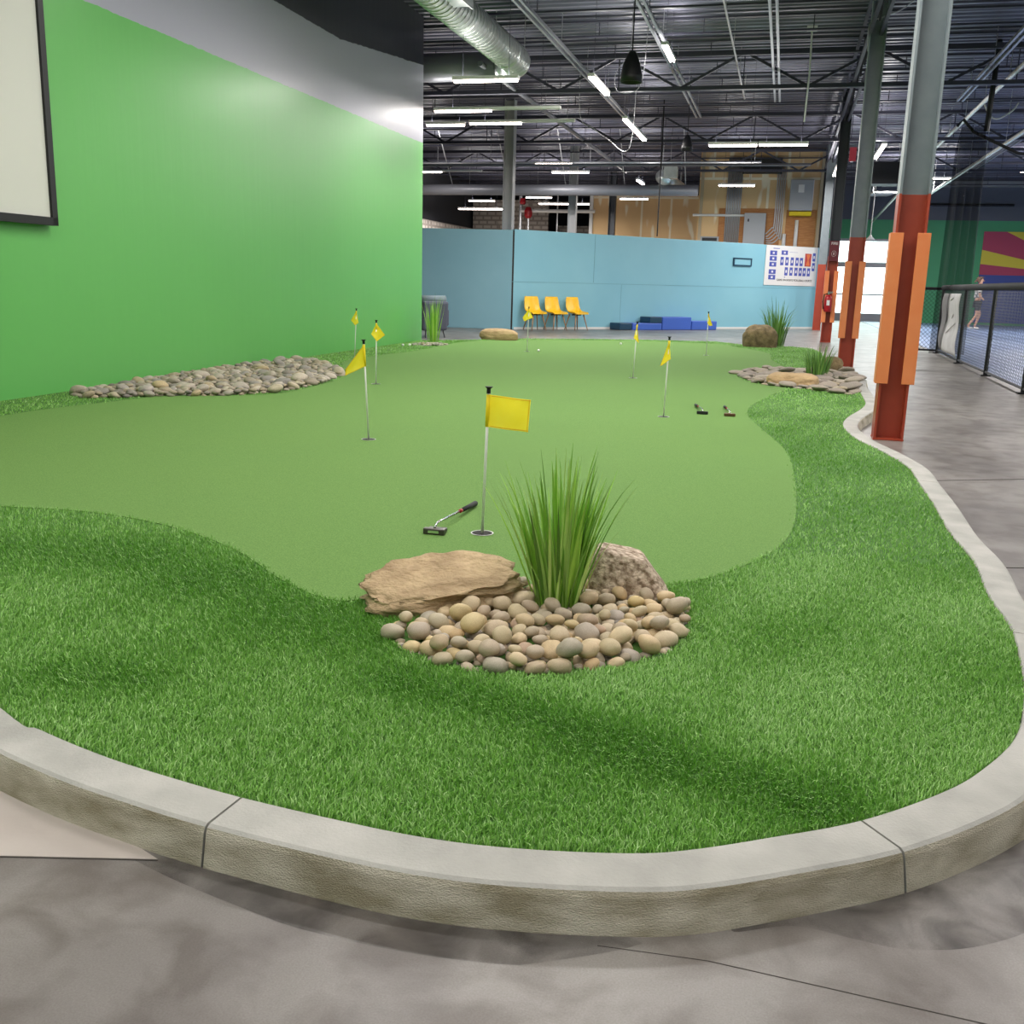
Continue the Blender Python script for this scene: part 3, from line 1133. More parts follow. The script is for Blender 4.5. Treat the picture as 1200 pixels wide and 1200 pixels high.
ext = thing('exit_sign', 'small pinkish red sign box hung beside the dark column', 'sign', (c3.x + 0.2, c3.y - 0.1, 4.2))
MB().box((c3.x + 0.2, c3.y - 0.2, 4.25), (0.05, 0.3, 0.28)).box((c3.x + 0.17, c3.y - 0.04, 4.25), (0.06, 0.1, 0.04)).build('sign_box', m_white, ext)
MB().box((c3.x + 0.2, c3.y - 0.358, 4.25), (0.15, 0.014, 0.3)).build('sign_face', m_exit, ext)

# ------------------------------------------------------------------ strip lights
NL = [0]


def strip(p, along, length, label, lit=(0.0, 1.0), watts=None, group='fluorescent strip lights'):
    """p is the centre of the housing; lit part of its length as fractions"""
    p = Vector(p)
    t = thing('strip_light', label, 'light', p, 0 if along == 'x' else PI / 2, group)
    hs = MB().box((0, 0, 0.035), (length, 0.11, 0.05)).build('housing', m_white, t, local=True)
    for sx in (-0.35, 0.35):
        MB().bar((sx * length, 0, 0.06), (sx * length, 0, DECK - p.z + 0.01), 0.006).build('hanger', m_roofsteel, t, local=True)
    a, b_ = (lit[0] - 0.5) * length + 0.02, (lit[1] - 0.5) * length - 0.02
    for sy in (-0.028, 0.028):
        MB().tube([(a, sy, -0.008), (b_, sy, -0.008)], 0.017, 8).build('tube', m_tube, hs, local=True)
    ld = bpy.data.lights.new('strip_glow', 'AREA')
    ld.shape = 'RECTANGLE'
    ld.size = (b_ - a)
    ld.size_y = 0.1
    ld.color = (1.0, 0.965, 0.94)
    ld.energy = (LAMP_W if watts is None else watts) * (b_ - a) / 1.2
    lo = bpy.data.objects.new('strip_glow', ld)
    COL.objects.link(lo)
    lo.parent = t
    lo.location = ((a + b_) / 2, 0, -0.03)
    lu = bpy.data.lights.new('deck_fill', 'AREA')      # upward lamp added over the housing to brighten the deck
    lu.shape = 'RECTANGLE'
    lu.size, lu.size_y = (b_ - a), 0.1
    lu.color = ld.color
    lu.energy = ld.energy * 0.26
    lo2 = bpy.data.objects.new('deck_fill', lu)
    COL.objects.link(lo2)
    lo2.parent = t
    lo2.location = ((a + b_) / 2, 0, 0.065)
    lo2.rotation_euler = (PI, 0, 0)
    NL[0] += 1
    return t


def strip_px(x0, y0, x1, y1, z, label, ext=0.0, watts=None):
    """a light along X seen from pixel x0 to x1; ext = unlit length to the right, in metres"""
    d = ray((x0 + x1) / 2, (y0 + y1) / 2)
    Y = d.y * (z - HC) / d.z
    a, b_ = atY(x0, y0, Y), atY(x1, y1, Y)
    L_ = b_.x - a.x
    tot = L_ + ext
    w_ = watts or (LAMP_W * 2.0 if Y > 27 else LAMP_W)
    return strip(((a.x + a.x + tot) / 2, Y, z), 'x', tot, label, (0.0, L_ / tot), w_)


strip_px(531, 94.5, 608, 94, 4.15, 'lit strip light in front of the big spiral duct elbow')
strip_px(509, 130, 576.6, 130, 4.3, 'lit strip light with long unlit end, just below the duct', 1.3)
strip_px(499.5, 146.5, 545, 146.5, 4.4, 'lit strip light left of the pair beside the green wall end')
strip_px(550, 144, 612, 145, 4.4, 'lit strip light passing in front of the nearest grey column', 1.1)
strip_px(480, 201.5, 518, 201.5, 4.5, 'lit strip light half hidden by the green wall end', 1.3)
strip_px(627, 192, 671, 192, 4.6, 'lit strip light ending at the slim grey column')
strip_px(646.5, 202, 690.6, 202, 4.5, 'lit strip light crossing behind the slim grey column')
strip_px(549, 235.5, 580, 235.5, 4.2, 'small far strip light above the whitewashed blocks')
strip_px(616, 231.6, 647, 231.6, 4.3, 'small far strip light between the two grey columns')
strip_px(537, 245, 590, 245, 4.0, 'long far strip light low over the whitewashed blocks')
strip_px(631, 239, 691, 239, 4.2, 'long far strip light low between the grey columns')
strip_px(726, 233, 760, 233, 4.2, 'far strip light in front of the tan drywall')
strip_px(830, 170.6, 888, 170, 4.1, 'left half of the bright strip light pair under the long pendant rod')
strip_px(889, 170, 947.6, 169.3, 4.1, 'right half of the bright strip light pair under the long pendant rod')
strip_px(841.6, 217, 885, 218, 4.2, 'strip light glowing on the drywall room front', watts=LAMP_W * 2)
# lights turned along the hall
def strip_y(x0, y0, x1, y1, z, label, ext=0.0, watts=None):
    a, b_ = at(x0, y0, z), at(x1, y1, z)
    Y0, Y1 = sorted((a.y, b_.y))
    L_ = max(Y1 - Y0, 1.2)
    return strip(((a.x + b_.x) / 2, Y0 + L_ / 2, z), 'y', L_, label, (0, 1), watts)


strip_y(693, 90, 711, 111, 4.5, 'tilted looking strip light above the green toward the left pendant')
strip_y(733, 139.5, 754.5, 164.4, 4.5, 'second tilted looking strip light, nearer the far pendant')
strip_y(778, 53, 785, 64, 5.0, 'short strip light high beside the middle strut')
strip_y(1040, 169, 1022.6, 186, 4.6, 'strip light between the two orange columns')
strip_y(979, 206, 983, 190, 4.5, 'strip light beside the dark column sign box')
strip_y(740, 211, 759, 214.5, 4.2, 'small far strip light left of the short duct')
# rows over the near half of the hall
for gx in (-3.2, -0.6, 3.4):
    for gy in (-2.5, 1.0, 4.5, 8.0, 11.0):
        strip((gx, gy, 4.85), 'x', 2.4, 'strip light overhead above the near turf', watts=LAMP_W * (0.40 if gy < 7 else 0.62), group='near overhead strip lights')
for gx, gy in ((8, 12), (8, 20), (8, 28), (8, 36), (4.0, 38), (13, 16), (13, 30)):
    strip((gx, gy, 5.0), 'x', 2.4, 'strip light high above the blue court', watts=LAMP_W * 2.6, group='court strip lights')

# ------------------------------------------------------------------ overhead equipment
# big spiral duct with elbow at its end
def ring_duct(pts, r, seg=28):
    return MB().tube(pts, r, seg)


ARC = 0.42
dz_ = 5.05
dxc = atY(575, 60, 17.0).x
pd = thing('spiral_duct', 'large round galvanised spiral duct turning behind the green wall', 'duct', (dxc, 9, dz_))
yend = 18.6
pts = [(dxc, 6.0, dz_), (dxc, yend, dz_)]
elbow = [(dxc - ARC + ARC * math.cos(a), yend + ARC * math.sin(a), dz_) for a in [k * PI / 16 for k in range(0, 9)]]
tail = [(dxc - ARC - 0.05, yend + ARC, dz_), (dxc - 3.2, yend + ARC, dz_)]
ring_duct(pts, 0.25).build('straight_run', m_galv, pd, smooth=True)
ring_duct(elbow, 0.25).build('elbow', m_galv, pd, smooth=True)
ring_duct(tail, 0.25).build('branch_run', m_duct_dark, pd, smooth=True)
sp = MB()
n = len(np.arange(6.0, yend, 0.02))
turns = [(dxc + 0.252 * math.cos(2 * PI * y / 0.15), y, dz_ + 0.252 * math.sin(2 * PI * y / 0.15)) for y in np.arange(8.0, yend, 0.008)]
sp.tube(turns, 0.011, 4)
sp.build('spiral_seam', m_galv, pd, smooth=True)
for y in (10.5, 15.4, 17.9):
    MB().tube([(dxc, y, dz_), (dxc, y + 0.06, dz_)], 0.263, 28).build('joint_band', m_galv, pd, smooth=True)
MB().box((dxc + 0.28, 14.2, dz_ + 0.02), (0.34, 0.5, 0.34)).box((dxc + 0.46, 14.2, dz_ + 0.02), (0.02, 0.55, 0.4)).build('side_outlet_box', m_galv, pd)
hg = MB()
for y in (8.0, 11.5, 15.2, 18.2):
    hg.bar((dxc - 0.26, y, dz_), (dxc - 0.26, y, DECK + 0.02), 0.012).bar((dxc + 0.26, y, dz_), (dxc + 0.26, y, DECK + 0.02), 0.012)
hg.build('hanger_rod', m_conduit, pd)
# painted duct crossing the rear hall
p0, p1 = atY(500, 222, 33), atY(818, 222.5, 33)
rd = thing('round_duct', 'long grey round duct crossing the rear hall above the partition', 'duct', p0)
MB().tube([(p0.x - 3, 33, p0.z), (p1.x, 33, p0.z)], 0.17, 20).build('duct_run', m_duct_dark, rd, smooth=True)
h = MB()
for i in range(6):
    h.bar((p0.x + i * 1.9 - 1, 33, p0.z + 0.15), (p0.x + i * 1.9 - 1, 31.5, DECK + 0.02), 0.02)
h.build('hanger_rod', m_conduit, rd)
# short duct with open mouth
a, b_ = atY(776, 207, 32.5), atY(797, 221, 35.5)
sd = thing('short_duct', 'short pale round duct with open mouth left of drywall room', 'duct', a)
MB().tube([a, b_], 0.21, 20).build('duct_run', m_galv, sd, smooth=True)
MB().box(a + Vector((0.25, 0.1, 0.12)), (0.4, 0.3, 0.35)).build('collar_box', m_galv, sd)
for q in (a, b_):
    MB().bar(q + Vector((0, 0, 0.15)), (q.x, q.y, DECK + 0.02), 0.02).build('hanger_rod', m_conduit, sd)

# bell shaped pendants
def pendant(px, py, Y, label, s=1.0):
    p = atY(px, py, Y)
    t = thing('bell_pendant', label, 'pendant', p, 0, 'black bell pendants')
    pr = [(0.03, 0.24), (0.055, 0.21), (0.10, 0.10), (0.125, -0.02), (0.13, -0.10), (0.12, -0.10), (0.1, 0.0), (0.02, 0.12)]
    MB().lathe([(r * s, z * s) for r, z in pr], (0, 0, 0), 20).build('shade', m_black, t, smooth=True, local=True)
    MB().tube([(0, 0, 0.2 * s), (0, 0, DECK - p.z + 0.02)], 0.01, 6).build('stem', m_black, t, local=True)
    return t


pendant(740, 86, 15.5, 'near black bell pendant below the roof joists', 1.25)
pendant(805, 171, 24, 'far black bell pendant beside the hanging cable')
# rod with ceiling box carrying the light pair
d = ray(940, 100)
pr_ = atY(941, 160, 20.0)
rod = thing('pendant_rod', 'long white pendant rod dropping to the two tube light pair', 'rod', (pr_.x, pr_.y, 4.2))
MB().tube([(pr_.x, pr_.y, 4.17), (pr_.x + 0.02, pr_.y, 5.0), (pr_.x, pr_.y, DECK)], 0.016, 8).build('tube_rod', m_white, rod)
MB().box((pr_.x, pr_.y, DECK - 0.02), (0.18, 0.18, 0.06)).build('ceiling_box', m_white, rod)
# hanging loose cables
def cable(name, label, pts, m, r=0.012):
    return tag(MB().tube(spline(pts, 8), r, 6).build(name, m, smooth=True), label, 'cable', 'hanging cables')


def hang(px, py, Y):
    return atY(px, py, Y)


cable('loose_cable', 'thin cable looping round the far bell pendant', [Vector((hang(741, 40, 18).x, 18, DECK + 0.02)), hang(738, 60, 18), hang(722, 85, 18), hang(723, 106, 18), hang(742, 108, 18), hang(752, 95, 18), hang(757, 60, 18), Vector((hang(760, 40, 18).x, 18, DECK + 0.02))], m_duct_dark, 0.007)
cable('loose_cable', 'pale cable sagging between the strip lights and tilted tubes', [Vector((hang(678, 130, 22).x, 22, DECK + 0.02)), hang(680, 136, 22), hang(695, 150, 22), hang(712, 163, 22), hang(738, 172, 22), Vector((hang(745, 130, 22).x, 22, DECK + 0.02))], m_conduit, 0.007)
cable('loose_cable', 'pale cable draped round the second column top', [hang(1072, 0, 17.0), hang(1055, 12, 17.0), hang(1025, 24, 17.0), hang(1018, 34, 17.0), hang(1017, 60, 17.0)], m_conduit, 0.01)
cable('loose_cable', 'long black cable hanging down in front of the drywall', [hang(780, 80, 27), hang(777, 150, 27), hang(774, 205, 27), hang(770, 277, 27)], m_black, 0.018)
cable('loose_cable', 'looped cable festoon above the court netting', [hang(1152, 118, 24), hang(1160, 135, 24), hang(1170, 139, 24), hang(1186, 130, 24), hang(1194, 120, 24)], m_white, 0.018)

# hanging unit with a bright underside past the second column
u = atY(1039, 204, 33)
un = thing('hanging_heater', 'black box unit heater hung past the second column', 'heater', u)
MB().box((u.x, u.y, u.z), (0.85, 0.8, 0.62)).build('housing', m_black, un, bevel=0.02)
MB().bar((u.x - 0.3, u.y, u.z + 0.3), (u.x - 0.3, u.y, DECK + 0.02), 0.02).bar((u.x + 0.3, u.y, u.z + 0.3), (u.x + 0.3, u.y, DECK + 0.02), 0.02).build('hanger_rod', m_conduit, un)
lp0, lp1 = atY(1019, 234, 40), atY(1049, 234, 40)
od = thing('raised_shutter', 'raised sectional door panel catching light under the far roof', 'shutter', (lp0.x, 40, lp0.z))
MB().box(((lp0.x + lp1.x) / 2, 41.2, lp0.z + 0.3), (lp1.x - lp0.x, 5.2, 0.05), rot=Matrix.Rotation(0.06, 3, 'X')).build('door_panel', m_white, od)
MB().bar((lp0.x, 38.6, lp0.z + 0.15), (lp0.x, 38.6, DECK + 0.02), 0.03).bar((lp1.x, 38.6, lp0.z + 0.15), (lp1.x, 38.6, DECK + 0.02), 0.03).build('hanger_rod', m_conduit, od)
MB().tube([(lp1.x + 0.05, 38.6, lp0.z + 0.2), (lp1.x - 0.3, 45.6, lp0.z - 0.4)], 0.05, 8).build('track', m_galv, od)
for px, py in ((1021, 276), (1020, 279)):
    pass
hk = atY(1020, 279, 36)
cl = thing('cone_lamp', 'small white cone lamp on a chain above the storefront', 'lamp', hk)
MB().lathe([(0.15, -0.05), (0.04, 0.06), (0.03, 0.1)], hk, 14).build('lamp_shade', m_white, cl, smooth=True)
MB().tube([(hk.x, hk.y, hk.z + 0.08), (hk.x, hk.y, DECK + 0.02)], 0.015, 6).build('chain', m_conduit, cl)

# ------------------------------------------------------------------ drywall room fittings
YW = 36.19


def wallrect(x0, y0, x1, y1, dep, Y=YW):
    a, c = atY(x0, y0, Y), atY(x1, y1, Y)
    return MB().box(((a.x + c.x) / 2, Y - dep / 2, (a.z + c.z) / 2), (abs(c.x - a.x), dep, abs(a.z - c.z)))


def fit(name, label, cat, *a):
    return thing(name, label, cat, atY((a[0] + a[2]) / 2, a[3], YW))


tag(wallrect(843, 244, 912, 292, 0.02).build('plywood_board', m_ply), 'orange plywood board behind the grey electrical cabinet', 'board', 'plywood boards')
tag(wallrect(922, 246, 953, 294, 0.02).build('plywood_board', m_ply), 'orange plywood board under the pale grey box', 'board', 'plywood boards')
t = fit('electrical_cabinet', 'flat grey electrical cabinet mounted on the orange plywood', 'cabinet', 873, 250, 895, 290)
wallrect(873, 250, 895, 290, 0.24).build('cabinet_body', m_panelgrey, t, bevel=0.01)
q = atY(877, 258, YW - 0.25)
MB().box(q, (0.05, 0.02, 0.09)).build('latch', m_black, t)
t = fit('equipment_box', 'pale grey equipment box with yellow black bottom edge', 'box', 928, 211, 950, 249)
wallrect(927, 212, 951, 248, 0.45).build('box_body', m_panelgrey, t, bevel=0.02)
wallrect(925, 249, 950, 253.5, 0.4).build('bottom_tray', m_yellow, t)
wallrect(936, 218, 942, 227, 0.5).build('round_label', m_white, t)
t = fit('wall_louver', 'small grey louvered vent low on the drywall', 'vent', 821, 277, 842, 283)
wallrect(821, 277, 842, 284, 0.06).build('louver_frame', m_panelgrey, t)
wallrect(823, 278.5, 840, 282.5, 0.07).build('louver_blades', m_black, t)
tag(wallrect(872, 186, 916, 204, 0.3).build('dark_recess_panel', m_black), 'dark panel high on the drywall room above the cabinet', 'panel')
for k in range(9):
    px = 855.5 + k * 2.0
    a = atY(px, 184, YW - 0.1)
    c = atY(px - 2.2, 292, YW - 0.1)
    tag(MB().tube([(a.x, YW - 0.042, a.z), (a.x, YW - 0.042, c.z)], 0.024, 6).build('wall_conduit', m_conduit, smooth=True), 'straight metal conduit in the bundle left of the grey cabinet', 'conduit', 'conduit bundle left of the cabinet')
for k in range(5):
    px = 913 + k * 2.3
    a, c, e = atY(px, 190, YW - 0.1), atY(px, 266 + k * 3, YW - 0.1), atY(897, 274 + k * 2.6, YW - 0.1)
    pt = [(a.x, YW - 0.042, a.z), (a.x, YW - 0.042, c.z + 0.12), (a.x - 0.06, YW - 0.042, c.z - 0.02), (a.x - 0.25, YW - 0.042, e.z), (e.x, YW - 0.042, e.z)]
    tag(MB().tube(spline(pt, 5), 0.022, 6).build('wall_conduit', m_conduit, smooth=True), 'metal conduit bending left into the grey cabinet', 'conduit', 'bent conduits right of the cabinet')
for px, y0, lab in ((919, 274, 'short white pipe stub left on the lower plywood'), (934, 258, 'taller white pipe below the pale grey box')):
    a, c = atY(px, y0, YW - 0.1), atY(px - 0.4, 292, YW - 0.1)
    tag(MB().tube([(a.x, YW - 0.1, a.z), (a.x, YW - 0.1, c.z)], 0.06, 10).build('white_pipe', m_white, smooth=True), lab, 'pipe')
run_a, run_b = atY(812, 252, YW), atY(873, 253, YW)
tag(MB().tube([(run_a.x, YW - 0.06, run_a.z), (run_b.x, YW - 0.06, run_a.z)], 0.04, 8).build('white_pipe', m_white), 'white pipe running level across the drywall', 'pipe')
# ladder-like bracket left of the drywall, sprinkler riser with red valves
rs = atY(625, 258, 43)
rp = thing('sprinkler_riser', 'sprinkler riser with red valves and level white pipe', 'pipework', (rs.x, 43, 1.8))
a, c = atY(610, 247, 43), atY(697, 250, 43)
MB().tube([(a.x, 43, a.z), (c.x, 43, a.z)], 0.07, 8).build('level_pipe', m_white, rp)
MB().tube([(a.x, 43, 0), (a.x, 43, a.z + 0.6)], 0.07, 8).tube([(a.x + 0.35, 43, 0), (a.x + 0.35, 43, a.z)], 0.04, 8).tube([(a.x + 1.6, 43, 0), (a.x + 1.6, 43, a.z + 1)], 0.03, 8).build('riser_pipe', m_conduit, rp)
MB().lathe([(0.1, -0.2), (0.17, -0.1), (0.17, 0.1), (0.1, 0.25)], (a.x + 0.35, 42.95, a.z - 0.1), 12).lathe([(0.1, -0.1), (0.14, 0), (0.1, 0.15)], (a.x + 0.1, 42.95, a.z + 0.35), 12).build('valve', m_red, rp)

# ------------------------------------------------------------------ signs on the partition
zt, zb = 2.42, 1.36
pc = on_wall(924, 1.86, 0.02)
rzw = math.atan2(wdir.y, wdir.x)
wL, wR = on_wall(896, 2, 0), on_wall(956, 2, 0)
PW = (wR - wL).length
PHt, PHb = None, None
pm = thing('court_map_poster', 'white court map poster with small blue rectangles on blue partition', 'poster', on_wall(924.5, 1.93, 0.012), rzw)
PH = 1.19
TILT = 0.0


def pbox(u, v, w, h, th, dep=0.0):
    """u, v in 0..1 across the poster, local coordinates"""
    return ((u - 0.5) * PW, -0.006 - dep, (0.5 - v) * PH), (w * PW, th, h * PH)


MB().box((0, 0, 0), (PW, 0.012, PH)).build('sheet', m_white, pm, local=True)
class Each:
    def __init__(s, nm, m):
        s.nm, s.m = nm, m

    def box(s, c, d):
        MB().box(c, d).build(s.nm, s.m, pm, local=True)


mb_, st = Each('court_block', m_map_blue), Each('court_mark', m_white)
for v in (0.19, 0.33, 0.475, 0.66, 0.80):
    mb_.box(*pbox(0.14, v, 0.13, 0.115, 0.006))
    st.box(*pbox(0.14, v, 0.035, 0.05, 0.008))
mb_.box(*pbox(0.35, 0.17, 0.12, 0.11, 0.006))
st.box(*pbox(0.35, 0.17, 0.035, 0.05, 0.008))
for u in (0.31, 0.405, 0.505, 0.60, 0.685):
    mb_.box(*pbox(u, 0.385, 0.06, 0.21, 0.006))
    st.box(*pbox(u, 0.385, 0.025, 0.07, 0.008))
for u in (0.405, 0.50, 0.595, 0.68, 0.76, 0.845):
    mb_.box(*pbox(u, 0.64, 0.06, 0.21, 0.006))
    st.box(*pbox(u, 0.64, 0.025, 0.07, 0.008))
for v in (0.25, 0.50):
    mb_.box(*pbox(0.93, v, 0.055, 0.21, 0.006))
    st.box(*pbox(0.93, v, 0.025, 0.07, 0.008))
MB().box(*pbox(0.815, 0.33, 0.125, 0.33, 0.006)).build('orange_court', m_map_red, pm, local=True)
r_ = MB()
for k in range(3):
    c0, s0 = pbox(0.815, 0.33, 0.03, 0.31, 0.008)
    r_.box(c0, (0.05, 0.008, 0.36), rot=Matrix.Rotation(0.35 * (k - 1), 3, 'Y'))
r_.build('orange_rays', m_map_orange, pm, local=True)
text('GAME ON SPORTS PICKLEBALL COURTS', 0.088, m_black, pm, ((0.58 - 0.5) * PW, -0.009, (0.5 - 0.865) * PH), (PI / 2, 0, 0))
MB().box(*pbox(0.19, 0.075, 0.12, 0.018, 0.006)).box(*pbox(0.52, 0.15, 0.16, 0.006, 0.006)).box(*pbox(0.385, 0.79, 0.02, 0.02, 0.006)).build('small_marks', m_map_blue, pm, local=True)
fp = thing('letter_plate', 'small dark outlined rectangular plate on blue partition left of poster', 'plate', on_wall(867, 1.98, 0.022), rzw)
fwid = (on_wall(877, 2, 0) - on_wall(857, 2, 0)).length
MB().box((0, 0, 0), (fwid, 0.02, 0.2)).build('plate_face', m_cyan, fp, local=True)
f_ = MB()
for sx in (-1, 1):
    f_.box((sx * fwid / 2, -0.006, 0), (0.045, 0.03, 0.24)).box((0, -0.006, sx * 0.1), (fwid, 0.03, 0.04))
f_.build('dark_border', m_teal, fp, local=True)

# ------------------------------------------------------------------ yellow shell chairs
def chair_shell(u, v):
    """u 0 top of back .. 1 front of seat, v across"""
    prof = [(-0.27, 0.86, 0.19), (-0.25, 0.74, 0.215), (-0.215, 0.60, 0.225), (-0.17, 0.49, 0.235), (-0.08, 0.435, 0.24), (0.08, 0.425, 0.24), (0.18, 0.435, 0.235), (0.235, 0.425, 0.22)]
    f = u * (len(prof) - 1)
    i = min(int(f), len(prof) - 2)
    k = f - i
    y = prof[i][0] * (1 - k) + prof[i + 1][0] * k
    z = prof[i][1] * (1 - k) + prof[i + 1][1] * k
    w = prof[i][2] * (1 - k) + prof[i + 1][2] * k
    s = (v - 0.5) * 2
    side = 0.055 * s ** 4 * math.sin(min(1, max(0, u)) * PI) ** 0.5
    return (s * w, -y - 0.045 * s * s * (1 - u), z + side)


ch = thing('shell_chair', 'leftmost yellow shell chair behind a putting flag, by panel joint', 'chair', (0, 0, 0), 0, 'yellow chairs along the partition')
MB().grid(chair_shell, 20, 12).build('seat_shell', m_chair, ch, smooth=True, local=True, solid=0.014)
MB().box((0, 0.0, 0.40), (0.30, 0.04, 0.03)).box((0, 0.0, 0.405), (0.04, 0.3, 0.03)).build('under_frame', m_black, ch, local=True)
for sx in (-1, 1):
    for sy in (-1, 1):
        MB().tube([(sx * 0.13, sy * 0.13, 0.415), (sx * 0.22, sy * 0.22, 0.0)], [0.019, 0.011], 8).build('leg', m_wood, ch, local=True, smooth=True)
cs = 1.06
chairs = [(617.5, None), (641.5, 'middle yellow shell chair of three by the blue partition'), (666.0, 'rightmost yellow shell chair of three by the blue partition')]
crz = rzw
for i, (px, lab) in enumerate(chairs):
    p = on_wall(px, 0, 0.42)
    o = ch if i == 0 else dup(ch, p, crz, lab)
    o.location = p
    o.rotation_euler = (0, 0, crz + 0.05 * (i - 1))

# dark armchair past the wall end
ac = at(503, 395)
am = thing('armchair', 'charcoal armchair behind reeds at the end of green wall', 'armchair', (ac.x, ac.y, 0), -0.7)
MB().box((0.2, 0, 0.46), (0.17, 0.62, 0.62), rot=Matrix.Rotation(0.08, 3, 'Y')).build('backrest', m_armchair, am, local=True, bevel=0.05)
MB().box((-0.08, 0, 0.33), (0.5, 0.58, 0.2)).build('seat', m_armchair, am, local=True, bevel=0.05)
for sy in (-1, 1):
    MB().box((-0.05, sy * 0.32, 0.42), (0.55, 0.1, 0.36)).build('armrest', m_armchair, am, local=True, bevel=0.04)
MB().tube([(0.16, -0.28, 0.80), (0.16, 0.28, 0.80)], 0.085, 14).build('head_roll', m_armchair2, am, local=True, smooth=True)
for sx, sy in ((-1, -1), (-1, 1), (1, -1), (1, 1)):
    MB().tube([(sx * 0.2, sy * 0.22, 0.22), (sx * 0.22, sy * 0.22, 0.12), (sx * 0.25, sy * 0.24, 0.0)], 0.014, 8).build('leg', m_black, am, local=True)

# blue foam blocks against the partition
def foam(x0, x1, y0, y1, off, label, m, depth=0.4):
    zb = 0.0
    a, c = on_wall(x0, 0, off), on_wall(x1, 0, off)
    p = on_wall((x0 + x1) / 2, 0, off)
    D = (p - Vector((0, 0, 0))).dot(Vector((-math.sin(YAW), math.cos(YAW), 0)))
    ztop = max(0.12, (y1 - y0) / F * D * 1.0)
    w = (c - a).length
    return a, c, ztop


def foam_block(x0, x1, z0, z1, label, m, depth=0.45, off=0.5):
    a, c = on_wall(x0, 0, off), on_wall(x1, 0, off)
    mid = (a + c) / 2
    t = MB().box((0, 0, (z1 - z0) / 2), ((c - a).length - 0.01, depth, z1 - z0)).build('foam_block', m, local=True, bevel=0.02)
    t.location = (mid.x - wn_.x * depth / 2, mid.y - wn_.y * depth / 2, z0)
    t.rotation_euler = (0, 0, rzw)
    tag(t, label, 'foam block', 'blue foam blocks by the partition')


foam_block(715, 729.5, 0, 0.19, 'low dark teal foam block at left end of blue blocks', m_teal)
foam_block(730, 764.5, 0, 0.19, 'low blue foam block below the raised dark teal block', m_blue)
foam_block(750, 764.5, 0.195, 0.36, 'dark teal foam block raised on the low blue block', m_teal)
foam_block(765, 799, 0, 0.36, 'tallest blue foam block in the middle of the row', m_blue)
foam_block(799.5, 829, 0, 0.25, 'blue foam block at right end, behind a flag pole', m_blue)

# ------------------------------------------------------------------ projection screen
sc_ = thing('projection_screen', 'large pale projection screen in black frame on green wall', 'screen', (0, 0, 0))
nW = Vector((dl.y, -dl.x, 0))


def on_left(Y, z, off):
    k = (Y - wl0.y) / dl.y
    p = wl0 + dl * k + nW * off
    return Vector((p.x, p.y, z))


Y1, Y0_, ZB, ZT = 8.05, 3.6, 1.585, 4.2
ang = math.atan2(dl.y, dl.x)
mid = on_left((Y0_ + Y1) / 2, (ZB + ZT) / 2, 0.06)
sc_.location = (mid.x, mid.y, mid.z)
sc_.rotation_euler = (0, 0, ang)
SW, SH = (Y1 - Y0_), ZT - ZB
MB().box((0, -0.0, 0), (SW - 0.1, 0.02, SH - 0.1)).build('screen_surface', m_screen, sc_, local=True)
f_ = MB()
f_.box((0, 0, SH / 2 - 0.035), (SW, 0.07, 0.07)).box((0, 0, -SH / 2 + 0.035), (SW, 0.07, 0.07)).box((SW / 2 - 0.035, 0, 0), (0.07, 0.07, SH)).box((-SW / 2 + 0.035, 0, 0), (0.07, 0.07, SH))
f_.build('frame', m_black, sc_, local=True)
f_ = MB()
f_.box((0, 0.045, SH * 0.3), (SW * 0.8, 0.03, 0.05)).box((0, 0.045, -SH * 0.3), (SW * 0.8, 0.03, 0.05))
f_.build('wall_mount', m_black, sc_, local=True)

# ------------------------------------------------------------------ putting flags
GZ = TZ + 0.003


